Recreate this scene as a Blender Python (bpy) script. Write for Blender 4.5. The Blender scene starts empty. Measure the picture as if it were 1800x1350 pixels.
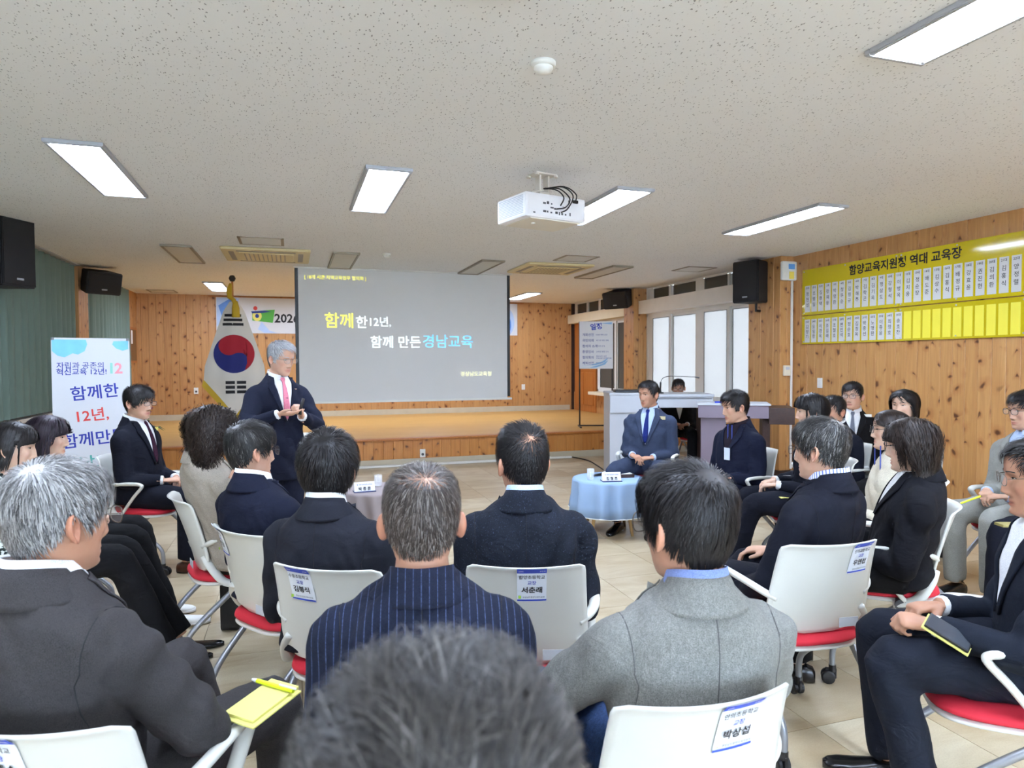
import bpy, bmesh, math, random
import numpy as np
from mathutils import Vector, Matrix
from mathutils.bvhtree import BVHTree
random.seed(7); RNG = np.random.default_rng(7)
R = math.radians
SC = bpy.context.scene; COL = SC.collection
TSC = bpy.data.scenes.new('workshop')          # scratch scene for meshing, removed at the end

# ---------------------------------------------------------------- camera
YAW, PITCH, ROLL, CAMZ, FPX = R(17.95), R(1.87), R(.25), 1.49, 1195.
fw = Vector((math.sin(YAW)*math.cos(PITCH), math.cos(YAW)*math.cos(PITCH), -math.sin(PITCH)))
rt = Vector((math.cos(YAW), -math.sin(YAW), 0)); dn = fw.cross(rt)
c_, s_ = math.cos(ROLL), math.sin(ROLL)
cx, cy = rt*c_+dn*s_, dn*c_-rt*s_
cam_d = bpy.data.cameras.new('camera'); cam = bpy.data.objects.new('camera', cam_d); COL.objects.link(cam)
cam.matrix_world = Matrix(((cx.x, -cy.x, -fw.x, 0), (cx.y, -cy.y, -fw.y, 0), (cx.z, -cy.z, -fw.z, CAMZ), (0, 0, 0, 1)))
cam_d.sensor_width = 36; cam_d.lens = 36*FPX/1800; cam_d.clip_start = .02
cam_d.dof.use_dof = True; cam_d.dof.focus_distance = 3.4; cam_d.dof.aperture_fstop = 6.0
SC.camera = cam
# ---------------------------------------------------------------- world, exposure
W = bpy.data.worlds.new('world'); SC.world = W; W.use_nodes = True
W.node_tree.nodes['Background'].inputs[0].default_value = (.75, .92, 1.12, 1)
W.node_tree.nodes['Background'].inputs[1].default_value = 15.0
SC.view_settings.view_transform = 'Standard'; SC.view_settings.look = 'None'
SC.view_settings.gamma = 1; SC.view_settings.use_curve_mapping = False
SC.view_settings.exposure = 1.46
LAMP = 16.0           # radiance of the LED panels
SC.cycles.use_denoising = True; SC.cycles.max_bounces = 8; SC.cycles.diffuse_bounces = 5; SC.cycles.use_adaptive_sampling = True; SC.cycles.adaptive_threshold = .03
SC.cycles.sample_clamp_indirect = 6.0
CEIL = 2.80

# ---------------------------------------------------------------- helpers
def D(x, y, d):                      # point on the sight line of a pixel at a measured distance
    return Vector((0, 0, CAMZ)) + cx*((x-900)/FPX*d) + cy*((y-675)/FPX*d) + fw*d

def link(o, parent=None):
    COL.objects.link(o)
    if parent is not None: o.parent = parent
    return o
def mk(name, V, F, mat=None, parent=None, smooth=True):
    me = bpy.data.meshes.new(name)
    me.from_pydata([tuple(v) for v in V] if not isinstance(V, np.ndarray) else V.tolist(), [], F if isinstance(F, list) else F.tolist())
    if smooth: me.polygons.foreach_set('use_smooth', [True]*len(me.polygons))
    for m in (mat if isinstance(mat, (list, tuple)) else [mat]):
        if m: me.materials.append(m)
    me.update()
    return link(bpy.data.objects.new(name, me), parent)
def inst(name, me, parent=None, loc=None, mat4=None):
    o = link(bpy.data.objects.new(name, me), parent)
    if mat4 is not None: o.matrix_local = mat4
    if loc is not None: o.location = loc
    return o
def tag(o, label, cat, group=None, kind=None):
    o['label'] = label; o['category'] = cat
    if group: o['group'] = group
    if kind: o['kind'] = kind
    return o
def struct(o, label=None):
    o['kind'] = 'structure'
    if label: o['label'] = label
    return o
def empty(name, loc=(0, 0, 0), yaw=0):
    o = bpy.data.objects.new(name, None); o.empty_display_size = .1
    o.location = loc; o.rotation_euler = (0, 0, -yaw); return link(o)
def copy_tree(o, parent=None):
    c = o.copy(); COL.objects.link(c); c.parent = parent
    for ch in o.children: copy_tree(ch, c)
    return c
class MB:                            # collects shapes for one mesh
    def __init__(s): s.V = []; s.F = []; s.mi = []; s.n = 0
    def add(s, V, F, mi=0):
        V = np.asarray(V, float); s.V.append(V)
        s.F += [[i+s.n for i in f] for f in (F if isinstance(F, list) else F.tolist())]
        s.mi += [mi]*(len(s.F)-len(s.mi)); s.n += len(V); return s
    def verts(s): return np.concatenate(s.V)
    def box(s, lo, hi, ch=0., mi=0):
        lo = np.array(lo, float); hi = np.array(hi, float)
        if ch <= 0:
            V = [(x, y, z) for x in (lo[0], hi[0]) for y in (lo[1], hi[1]) for z in (lo[2], hi[2])]
            return s.add(V, [[0, 1, 3, 2], [4, 6, 7, 5], [0, 4, 5, 1], [2, 3, 7, 6], [0, 2, 6, 4], [1, 5, 7, 3]], mi)
        bm = bmesh.new(); bmesh.ops.create_cube(bm, size=1)
        for v in bm.verts: v.co = Vector(((v.co[i]+.5)*(hi[i]-lo[i])+lo[i] for i in range(3)))
        bmesh.ops.bevel(bm, geom=bm.edges[:], offset=ch, segments=2, affect='EDGES', profile=.6)
        bm.verts.index_update()
        V = [tuple(v.co) for v in bm.verts]; F = [[v.index for v in f.verts] for f in bm.faces]; bm.free()
        return s.add(V, F, mi)
    def tube(s, P, r, n=8, sq=None, mi=0, cap=True):
        V, F = tube(P, r, n, sq, cap); return s.add(V, F, mi)
    def lathe(s, prof, n=20, c=(0, 0, 0), mi=0):      # prof: (r, z)
        V = []; F = []
        for r, z in prof:
            for k in range(n):
                a = 2*math.pi*k/n; V.append((c[0]+r*math.cos(a), c[1]+r*math.sin(a), c[2]+z))
        for i in range(len(prof)-1):
            for k in range(n):
                F.append([i*n+k, i*n+(k+1) % n, (i+1)*n+(k+1) % n, (i+1)*n+k])
        F.append(list(range(n))[::-1]); F.append([(len(prof)-1)*n+k for k in range(n)])
        return s.add(V, F, mi)
    def build(s, name, mat, parent=None, smooth=False):
        o = mk(name, s.verts(), s.F, mat, parent, smooth)
        if any(s.mi): o.data.polygons.foreach_set('material_index', s.mi)
        return o
def tube(P, r, n=8, sq=None, cap=True):
    P = np.asarray(P, float); m = len(P); r = np.broadcast_to(np.asarray(r, float), (m,))
    T = np.gradient(P, axis=0); T /= np.linalg.norm(T, axis=1)[:, None]+1e-12
    ref = np.array((0, 0, 1.)) if abs(T[0, 2]) < .9 else np.array((1., 0, 0))
    u = np.cross(T[0], ref); u /= np.linalg.norm(u); V = []
    a = np.arange(n)*2*math.pi/n
    for i in range(m):
        u = u-T[i]*(u@T[i]); u /= np.linalg.norm(u)+1e-12; v = np.cross(T[i], u)
        k1, k2 = (1, 1) if sq is None else sq
        V.append(P[i]+r[i]*(np.cos(a)[:, None]*u*k1+np.sin(a)[:, None]*v*k2))
    F = [[i*n+k, i*n+(k+1) % n, (i+1)*n+(k+1) % n, (i+1)*n+k] for i in range(m-1) for k in range(n)]
    if cap: F += [list(range(n))[::-1], [(m-1)*n+k for k in range(n)]]
    return np.concatenate(V), F
def curve(pts, k=6):                 # Catmull-Rom through the points
    P = np.asarray(pts, float); P = np.vstack([2*P[0]-P[1], P, 2*P[-1]-P[-2]]); out = []
    for i in range(1, len(P)-2):
        for t in np.linspace(0, 1, k, endpoint=False):
            out.append(.5*(2*P[i]+(P[i+1]-P[i-1])*t+(2*P[i-1]-5*P[i]+4*P[i+1]-P[i+2])*t*t+(3*P[i]-P[i-1]-3*P[i+1]+P[i+2])*t**3))
    out.append(P[-2]); return np.array(out)
def grid_faces(nr, nc, wrap=False):
    i, j = np.meshgrid(np.arange(nr-1), np.arange(nc if wrap else nc-1), indexing='ij')
    j2 = (j+1) % nc
    return np.stack([i*nc+j, i*nc+j2, (i+1)*nc+j2, (i+1)*nc+j], -1).reshape(-1, 4)
def fuse(parts, voxel, it=4, fac=.5):            # one continuous surface out of overlapping closed shapes
    m = MB()
    for V, F in parts: m.add(V, F)
    o = m.build('tmp', None); COL.objects.unlink(o); TSC.collection.objects.link(o)
    md = o.modifiers.new('r', 'REMESH'); md.mode = 'VOXEL'; md.voxel_size = voxel
    sm = o.modifiers.new('s', 'SMOOTH'); sm.factor = fac; sm.iterations = it
    vl = TSC.view_layers[0]; vl.update(); dg = vl.depsgraph
    ev = o.evaluated_get(dg); me = ev.to_mesh()
    V = np.empty(len(me.vertices)*3); me.vertices.foreach_get('co', V); V = V.reshape(-1, 3)
    L = np.empty(len(me.loops), int); me.loops.foreach_get('vertex_index', L)
    n = len(me.polygons); tot = np.empty(n, int); me.polygons.foreach_get('loop_total', tot)
    F = L.reshape(-1, 4) if (tot == 4).all() else np.array([list(p.vertices)[:4] for p in me.polygons])
    ev.to_mesh_clear(); bpy.data.objects.remove(o)
    return V, F
def normals(V, F):
    F = np.asarray(F); n = np.cross(V[F[:, 2]]-V[F[:, 0]], V[F[:, 3]]-V[F[:, 1]])
    N = np.zeros_like(V)
    for k in range(4): np.add.at(N, F[:, k], n)
    return N/(np.linalg.norm(N, axis=1)[:, None]+1e-12)

# ---------------------------------------------------------------- text
TXT = []
def frame(o, x, y):                   # matrix from origin, x axis and y axis (text lies in the x-y plane, faces z)
    x = Vector(x).normalized(); y = Vector(y); y = (y-x*y.dot(x)).normalized(); z = x.cross(y)
    return Matrix(((x.x, y.x, z.x, o[0]), (x.y, y.y, z.y, o[1]), (x.z, y.z, z.z, o[2]), (0, 0, 0, 1)))
def text(name, s, size, mat, parent, at, xa=(1, 0, 0), ya=(0, 0, 1), bold=0., align='CENTER'):
    lines = s.split('\n')
    for k, ln in enumerate(lines):
        yv = Vector(ya).normalized(); TXT.append((name, ln, size, mat, parent, tuple(Vector(at)-yv*(k-(len(lines)-1)/2)*size*1.15), xa, ya, bold, align))
def flush_text():                     # every character is outlined once per weight, then strings are set from the glyphs
    qz = lambda b: .006 if b < .0095 else (.014 if b < .0195 else .026)
    for wt in (.006, .014, .026):
        jobs = [t for t in TXT if qz(t[8]) == wt]
        if not jobs: continue
        chars = sorted({c for t in jobs for c in t[1] if c != ' '}-{'l'}); cu = bpy.data.curves.new('t', 'FONT'); cu.body = 'l\n'+'\n'.join(c+'l' for c in chars); cu.size = 1; cu.align_y = 'TOP_BASELINE'; cu.space_line = 3; cu.offset = wt; cu.resolution_u = 2
        o = bpy.data.objects.new('t', cu); TSC.collection.objects.link(o); vl = TSC.view_layers[0]; vl.update()
        me = bpy.data.meshes.new_from_object(o.evaluated_get(vl.depsgraph)); bpy.data.objects.remove(o)
        V = np.empty(len(me.vertices)*3); me.vertices.foreach_get('co', V); V = V.reshape(-1, 3); L = np.empty(len(me.loops), int); me.loops.foreach_get('vertex_index', L); F = L.reshape(-1, 3); bpy.data.meshes.remove(me)
        line = np.rint((.35-V[F[:, 0], 1])/3).astype(int); l0 = V[np.unique(F[line == 0])]; lmin, lmax = l0[:, 0].min(), l0[:, 0].max(); G = {}
        for k, c in enumerate(chars):
            f = F[line == k+1]; adv = V[f, 0].max()-lmax; f = f[(V[f, 0] < adv+lmin-.002).all(1)]; u, inv = np.unique(f, return_inverse=True); v = V[u]+np.array((0, 3.*(k+1), 0)); G[c] = (v, inv.reshape(-1, 3), adv)
        made = {}
        for name, st_, size, mat, parent, at, xa, ya, b_, al in jobs:
            key = (st_, mat.name, al)
            if key not in made:
                x = 0.; vs = []; fs = []; n0 = 0
                for c in st_:
                    if c == ' ': x += .26; continue
                    v, f, adv = G[c]; vs.append(v+np.array((x, 0, 0))); fs.append(f+n0); n0 += len(v); x += adv
                v = np.concatenate(vs); f = np.concatenate(fs); lo, hi = v.min(0), v.max(0); off = np.array(((lo[0]+hi[0])/2 if al == 'CENTER' else lo[0], (lo[1]+hi[1])/2, 0)); tmp = mk('lettering', v-off, f, mat, None, False); made[key] = tmp.data; bpy.data.objects.remove(tmp)
            inst(name, made[key], parent, mat4=frame(at, xa, ya) @ Matrix.Scale(size, 4))

# ---------------------------------------------------------------- materials
def new_mat(name):
    m = bpy.data.materials.new(name); m.use_nodes = True
    return m, m.node_tree.nodes, m.node_tree.links, m.node_tree.nodes['Principled BSDF']
def rgb(c):                            # sRGB 0..255 -> linear
    f = lambda v: v/12.92 if v <= .04045 else ((v+.055)/1.055)**2.4
    return tuple(f(v/255) for v in c)+(1,)
_pm = {}
def plain(name, c, rough=.5, metal=0., spec=.5, **kw):
    k = (name,)
    if k in _pm: return _pm[k]
    m, n, l, b = new_mat(name); _pm[k] = m
    b.inputs['Roughness'].default_value = rough; b.inputs['Metallic'].default_value = metal
    b.inputs['Specular IOR Level'].default_value = spec
    t = n.new('ShaderNodeTexNoise'); t.inputs['Scale'].default_value = kw.get('ns', 6.); t.inputs['Detail'].default_value = 3
    mx = n.new('ShaderNodeMix'); mx.data_type = 'RGBA'; cc = rgb(c); v = kw.get('var', .06)
    tc = n.new('ShaderNodeTexCoord'); l.new(tc.outputs['Object'], t.inputs['Vector'])
    mx.inputs[6].default_value = tuple(x*(1-v) for x in cc[:3])+(1,); mx.inputs[7].default_value = tuple(min(1, x*(1+v)) for x in cc[:3])+(1,)
    l.new(t.outputs[0], mx.inputs[0]); l.new(mx.outputs[2], b.inputs['Base Color'])
    if kw.get('bump'):
        bp = n.new('ShaderNodeBump'); bp.inputs['Strength'].default_value = kw['bump']; bp.inputs['Distance'].default_value = .002
        t2 = n.new('ShaderNodeTexNoise'); t2.inputs['Scale'].default_value = kw.get('bs', 300.); l.new(tc.outputs['Object'], t2.inputs['Vector'])
        l.new(t2.outputs[0], bp.inputs['Height']); l.new(bp.outputs[0], b.inputs['Normal'])
    if kw.get('em'):
        b.inputs['Emission Color'].default_value = rgb(kw.get('ec', c)); b.inputs['Emission Strength'].default_value = kw['em']
    return m
def mix(n, l, fac, a, b):
    m = n.new('ShaderNodeMix'); m.data_type = 'RGBA'
    for i, v in ((0, fac), (6, a), (7, b)):
        if isinstance(v, (int, float)): m.inputs[i].default_value = v
        elif isinstance(v, tuple): m.inputs[i].default_value = v
        else: l.new(v, m.inputs[i])
    return m.outputs[2]
def ramp(n, l, src, a, b, ca=0., cb=1.):
    r = n.new('ShaderNodeMapRange'); r.inputs[1].default_value = a; r.inputs[2].default_value = b
    r.inputs[3].default_value = ca; r.inputs[4].default_value = cb; l.new(src, r.inputs[0]); return r.outputs[0]
def mapping(n, l, src, scale, loc=None):
    m = n.new('ShaderNodeMapping'); m.inputs['Scale'].default_value = scale; l.new(src, m.inputs['Vector'])
    if loc is not None: l.new(loc, m.inputs['Location'])
    return m.outputs[0]
def noise(n, l, vec, scale, det=3., rough=.5, dist=0.):
    t = n.new('ShaderNodeTexNoise'); t.inputs['Scale'].default_value = scale; t.inputs['Detail'].default_value = det
    t.inputs['Roughness'].default_value = rough; t.inputs['Distortion'].default_value = dist; l.new(vec, t.inputs['Vector']); return t.outputs[0]
def math_(n, l, op, a, b=None, c=None):
    m = n.new('ShaderNodeMath'); m.operation = op
    for i, v in enumerate((a, b, c)):
        if v is None: continue
        if isinstance(v, (int, float)): m.inputs[i].default_value = v
        else: l.new(v, m.inputs[i])
    return m.outputs[0]
def bump(n, l, b, h, strength, dist=.002):
    bp = n.new('ShaderNodeBump'); bp.inputs['Strength'].default_value = strength; bp.inputs['Distance'].default_value = dist
    l.new(h, bp.inputs['Height']); l.new(bp.outputs[0], b.inputs['Normal'])

def wood_mat(name, c1, c2, c3, horiz=False, knots=True):
    m, n, l, b = new_mat(name)
    g = n.new('ShaderNodeNewGeometry'); oi = n.new('ShaderNodeObjectInfo')
    rv = n.new('ShaderNodeCombineXYZ'); k = math_(n, l, 'MULTIPLY', oi.outputs['Random'], 37.)
    l.new(k, rv.inputs[0]); l.new(k, rv.inputs[2])
    ad = n.new('ShaderNodeVectorMath'); ad.operation = 'ADD'; l.new(g.outputs['Position'], ad.inputs[0]); l.new(rv.outputs[0], ad.inputs[1])
    P = ad.outputs[0]
    st = (3, 30, 30) if horiz else (22, 22, 1.1)
    grain = noise(n, l, mapping(n, l, P, st), 1.6, 4, .55, .6)
    fine = noise(n, l, mapping(n, l, P, tuple(s*6 for s in st)), 1., 2)
    col = mix(n, l, ramp(n, l, grain, .3, .7), rgb(c1), rgb(c2))
    tint = mix(n, l, math_(n, l, 'MULTIPLY', oi.outputs['Random'], .75), col, rgb(c3))
    col = mix(n, l, .45, col, tint)
    col = mix(n, l, ramp(n, l, fine, .35, .75, 0, .22), col, rgb(tuple(x*.72 for x in c1)))
    if knots:
        sx = n.new('ShaderNodeSeparateXYZ'); l.new(P, sx.inputs[0]); wob = noise(n, l, P, 9., 2)
        hh = math_(n, l, 'MULTIPLY', math_(n, l, 'ADD', sx.outputs[0], sx.outputs[1]), 8.5); vv = math_(n, l, 'ADD', math_(n, l, 'MULTIPLY', sx.outputs[2], 5.), math_(n, l, 'MULTIPLY', wob, .5))
        cv = n.new('ShaderNodeCombineXYZ'); l.new(hh, cv.inputs[0]); l.new(vv, cv.inputs[1])
        vz = n.new('ShaderNodeTexVoronoi'); vz.voronoi_dimensions = '2D'; vz.inputs['Scale'].default_value = 1.; l.new(cv.outputs[0], vz.inputs['Vector'])
        df = n.new('ShaderNodeVectorMath'); df.operation = 'SUBTRACT'; l.new(cv.outputs[0], df.inputs[0]); l.new(vz.outputs['Position'], df.inputs[1]); ds = n.new('ShaderNodeSeparateXYZ'); l.new(df.outputs[0], ds.inputs[0])
        cs = n.new('ShaderNodeSeparateColor'); l.new(vz.outputs['Color'], cs.inputs[0])
        ax = math_(n, l, 'ABSOLUTE', ds.outputs[0]); vb = math_(n, l, 'ADD', math_(n, l, 'MULTIPLY', ds.outputs[1], 1.25), math_(n, l, 'ADD', math_(n, l, 'MULTIPLY', ds.outputs[0], ramp(n, l, cs.outputs[2], 0, 1, -.5, .5)), math_(n, l, 'MULTIPLY', ax, ramp(n, l, cs.outputs[1], .0, 1., -.3, .8))))
        dist = math_(n, l, 'SQRT', math_(n, l, 'ADD', math_(n, l, 'POWER', math_(n, l, 'MULTIPLY', ax, .62), 2.), math_(n, l, 'POWER', vb, 2.)))
        dist = math_(n, l, 'MULTIPLY', dist, ramp(n, l, cs.outputs[1], 0, 1, .85, 2.1))
        core = ramp(n, l, dist, .07, .19, 1, 0)
        halo = ramp(n, l, dist, .10, .5, .5, 0)
        pick = ramp(n, l, cs.outputs[0], .46, .54)
        col = mix(n, l, math_(n, l, 'MULTIPLY', halo, pick), col, rgb((150, 84, 34)))
        col = mix(n, l, math_(n, l, 'MULTIPLY', core, math_(n, l, 'MULTIPLY', pick, .88)), col, rgb((74, 36, 16)))
    l.new(col, b.inputs['Base Color']); b.inputs['Roughness'].default_value = .42
    bump(n, l, b, fine, .15, .001)
    return m
M_WOOD = wood_mat('knotty_pine', (198, 148, 90), (176, 122, 70), (214, 164, 106))
M_WOOD2 = wood_mat('stage_pine', (208, 142, 72), (190, 118, 54), (222, 158, 88))
M_BOARD = wood_mat('stage_boards', (204, 160, 92), (188, 142, 74), (212, 172, 104), True, False)
M_DOOR = wood_mat('door_wood', (188, 116, 50), (168, 96, 38), (200, 130, 60), False, False)
M_DKWOOD = wood_mat('dark_desk_wood', (70, 50, 44), (56, 40, 36), (84, 60, 50), True, False)
M_LTWOOD = wood_mat('pale_beech', (214, 178, 124), (196, 156, 100), (222, 188, 136), False, False)
M_WHITE = plain('white_plastic', (236, 236, 230), .38)
M_CHAIR = plain('chair_shell_plastic', (214, 214, 206), .36)
M_FRAME = plain('white_pvc', (226, 226, 222), .4)
M_PLASTER = plain('white_plaster', (238, 236, 232), .8)
M_CREAM = plain('cream_plaster', (228, 216, 186), .8)
M_BLACK = plain('black_plastic', (24, 24, 26), .45)
M_BLKMET = plain('black_metal', (40, 36, 36), .4)
M_GREY = plain('grey_steel_tube', (150, 153, 158), .34, .55)
M_LGREY = plain('light_grey_panel', (192, 196, 203), .5)
M_RED = plain('red_seat_fabric', (196, 32, 50), .8, bump=.25, bs=700.)
M_BASE = plain('stone_baseboard', (196, 186, 162), .6, ns=9., var=.1)
M_ALU = plain('brushed_aluminium', (176, 178, 182), .45, .15)
M_LAMPOFF = plain('unlit_diffuser', (206, 200, 186), .6)
M_ACBEIGE = plain('aged_beige_plastic', (218, 200, 150), .5)
M_DGREY = plain('dark_grey', (70, 70, 74), .5)
M_INK = plain('black_ink', (22, 22, 26), .7)
M_BLUEINK = plain('blue_ink', (36, 56, 176), .7)
M_PAPER = plain('white_paper', (240, 241, 243), .8, var=.02)
M_GOLD = plain('gold_fringe', (190, 158, 30), .6, bump=.6, bs=120.)
m, n, l, b = new_mat('led_diffuser')
b.inputs['Emission Color'].default_value = (.79, .93, 1.20, 1); b.inputs['Emission Strength'].default_value = LAMP; M_LED = m
# ceiling board with fissures
m, n, l, b = new_mat('fissured_ceiling_board'); g = n.new('ShaderNodeNewGeometry'); P = g.outputs['Position']
def fiss(rot, sx, sy, thr):
    mp = n.new('ShaderNodeMapping'); mp.inputs['Rotation'].default_value = (0, 0, rot); mp.inputs['Scale'].default_value = (sx, sy, 1); l.new(P, mp.inputs['Vector'])
    wob = noise(n, l, P, 45., 2); v = n.new('ShaderNodeTexVoronoi'); v.inputs['Scale'].default_value = 1
    av = n.new('ShaderNodeVectorMath'); av.operation = 'ADD'; l.new(mp.outputs[0], av.inputs[0]); l.new(wob, av.inputs[1]); l.new(av.outputs[0], v.inputs['Vector'])
    cs = n.new('ShaderNodeSeparateColor'); l.new(v.outputs['Color'], cs.inputs[0])
    return math_(n, l, 'MULTIPLY', ramp(n, l, v.outputs['Distance'], thr*.6, thr, 1, 0), ramp(n, l, cs.outputs[1], .62, .78))
f1 = fiss(.3, 70, 34, .23); f2 = fiss(-.7, 56, 28, .20); f3 = fiss(1.2, 84, 44, .24)
ff = math_(n, l, 'MAXIMUM', math_(n, l, 'MAXIMUM', f1, f2), f3)
base = mix(n, l, noise(n, l, P, 1.3), rgb((232, 232, 230)), rgb((238, 238, 237)))
l.new(mix(n, l, math_(n, l, 'MULTIPLY', ff, .8), base, rgb((98, 94, 90))), b.inputs['Base Color']); b.inputs['Roughness'].default_value = .9
bump(n, l, b, math_(n, l, 'MULTIPLY', ff, -1.), .5, .004); M_CEIL = m
# vinyl floor tile
m, n, l, b = new_mat('marbled_vinyl_tile'); g = n.new('ShaderNodeNewGeometry'); oi = n.new('ShaderNodeObjectInfo')
rv = n.new('ShaderNodeCombineXYZ'); l.new(math_(n, l, 'MULTIPLY', oi.outputs['Random'], 50.), rv.inputs[0]); l.new(math_(n, l, 'MULTIPLY', oi.outputs['Random'], 31.), rv.inputs[1])
ad = n.new('ShaderNodeVectorMath'); ad.operation = 'ADD'; l.new(g.outputs['Position'], ad.inputs[0]); l.new(rv.outputs[0], ad.inputs[1])
st = noise(n, l, mapping(n, l, ad.outputs[0], (1.2, 3.2, 1)), 1.6, 5, .6, .8)
col = mix(n, l, ramp(n, l, oi.outputs['Random'], 0, 1), rgb((206, 195, 168)), rgb((186, 169, 138)))
col = mix(n, l, ramp(n, l, st, .38, .68, 0, .75), col, rgb((168, 145, 110)))
sp = noise(n, l, ad.outputs[0], 150., 2); col = mix(n, l, ramp(n, l, sp, .45, .75, 0, .25), col, rgb((150, 134, 110)))
l.new(col, b.inputs['Base Color']); b.inputs['Roughness'].default_value = .33; M_TILE = m
M_GROUT = plain('tile_joint', (120, 104, 82), .8)
# frosted window glass
m, n, l, b = new_mat('frosted_glass')
tr = n.new('ShaderNodeBsdfTranslucent'); tr.inputs[0].default_value = (.215, .205, .195, 1); gl = n.new('ShaderNodeBsdfPrincipled')
gl.inputs['Base Color'].default_value = (.8, .82, .84, 1); gl.inputs['Roughness'].default_value = .25
ms = n.new('ShaderNodeMixShader'); ms.inputs[0].default_value = .35; l.new(tr.outputs[0], ms.inputs[1]); l.new(gl.outputs[0], ms.inputs[2])
l.new(ms.outputs[0], n['Material Output'].inputs[0]); M_FROST = m
M_FILLGLASS = m.copy(); M_FILLGLASS.name = 'fill_frosted_glass'  # more translucent copy, lets fill daylight through the added rear windows
for nn in M_FILLGLASS.node_tree.nodes:
    if nn.type == 'BSDF_TRANSLUCENT': nn.inputs[0].default_value = (.9, .92, .95, 1)
m, n, l, b = new_mat('smoky_frosted_glass')
tr = n.new('ShaderNodeBsdfTranslucent'); tr.inputs[0].default_value = (.012, .012, .011, 1); gl = n.new('ShaderNodeBsdfPrincipled')
gl.inputs['Base Color'].default_value = (.2, .19, .16, 1); gl.inputs['Roughness'].default_value = .2
ms = n.new('ShaderNodeMixShader'); ms.inputs[0].default_value = .5; l.new(tr.outputs[0], ms.inputs[1]); l.new(gl.outputs[0], ms.inputs[2])
l.new(ms.outputs[0], n['Material Output'].inputs[0]); M_SMOKE = m
m, n, l, b = new_mat('clear_glass'); b.inputs['Alpha'].default_value = .22; b.inputs['Roughness'].default_value = .03; b.inputs['Base Color'].default_value = (.92, .95, .96, 1); M_GLASS = m
m, n, l, b = new_mat('spectacle_lens'); b.inputs['Roughness'].default_value = .03; b.inputs['Alpha'].default_value = .14; b.inputs['Base Color'].default_value = (.9, .93, .95, 1); M_LENS = m
# ================================================================ STRUCTURE
XL, XR, YB, YS, ZS = -2.85, 6.05, 14.3, 9.75, .40     # left wall, right wall, back wall, stage front, stage height
def slab(name, lo, hi, mat, label=None, ch=0.):
    return struct(MB().box(lo, hi, ch).build(name, mat), label)
fl = slab('floor', (XL-.2, -5, -.06), (XR+.3, YB+.2, -.004), M_GROUT, 'beige marbled vinyl tile floor')
TS = .495; tiles = []
tm = MB().box((0, 0, -.004), (TS-.003, TS-.003, 0), 0).build('t', M_TILE).data
bpy.data.objects.remove(bpy.data.objects['t'])
for i in range(-12, 8):
    for j in range(-12, 17):
        x, y = 2.502+i*TS, 2.21+j*TS
        if x < XL-.4 or x > XR+.1 or y > YS or y < -5: continue
        v = Vector((x+.25, y+.25, 0))-cam.location; dd = v.dot(fw)
        vis = dd > .6 and abs(v.dot(cx)/dd) < .82 and abs(v.dot(cy)/dd) < .63
        tiles.append((0 if vis else 1, dd if vis else 99, x, y))
tiles.sort(); rest = MB()
for k, (a, dd, x, y) in enumerate(tiles):
    if a == 0 and k < 290: inst('tile', tm, fl, (x, y, 0))
    else: rest.box((x, y, -.004), (x+TS-.003, y+TS-.003, 0))
o = rest.build('tile_field', M_TILE, fl); o['kind'] = 'stuff'
slab('ceiling', (XL-.2, -5, CEIL), (XR+.3, YB+.2, CEIL+.08), M_CEIL, 'white fissured acoustic ceiling')
# --- plank walls
_pk = {}
def plank_mesh(w, h, mat):
    k = (round(w, 3), round(h, 3), mat.name)
    if k not in _pk:
        c = .004; g = .0006
        V = [(g, .0, 0), (g, .0, h)]
        prof = [(g, .014), (g, c), (g+c, 0), (w-g-c, 0), (w-g, c), (w-g, .014)]
        V = [(x, y, z) for z in (0, h) for x, y in prof]; n = len(prof)
        F = [[i, i+1, n+i+1, n+i] for i in range(n-1)]+[list(range(n))[::-1], list(range(n, 2*n))]
        o = mk('plank', np.array(V), F, mat, None, False); _pk[k] = o.data; bpy.data.objects.remove(o)
    return _pk[k]
def planks(parent, p0, ang, length, z0, z1, w, mat=M_WOOD):
    n = max(1, round(length/w)); w = length/n; me = plank_mesh(w, z1-z0, mat)
    d = Vector((math.cos(ang), math.sin(ang), 0))
    for i in range(n):
        o = inst('plank', me, parent); q = Vector((p0[0], p0[1], z0))+d*(w*i)
        jit = random.uniform(-.0015, .0015); q += Vector((-math.sin(ang), math.cos(ang), 0))*jit
        o.location = q; o.rotation_euler = (0, 0, ang)
wb = slab('wall_back', (XL-.2, YB, 0), (XR+.3, YB+.15, CEIL), M_DKWOOD, 'knotty pine board wall behind the stage')
planks(wb, (XL+.05, YB-.014), 0, XR-XL-.05, ZS, CEIL, .128)
wr = slab('wall_right', (XR, -5, 0), (XR+.15, 7.10, CEIL), M_DKWOOD, 'knotty pine board wall on the right')
planks(wr, (XR-.014, 7.10), -math.pi/2, 7.6, .10, CEIL, .128)
slab('baseboard_right', (XR-.03, -5, 0), (XR, 7.1, .1), M_BASE, 'stone coloured baseboard below the right wall')
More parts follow.
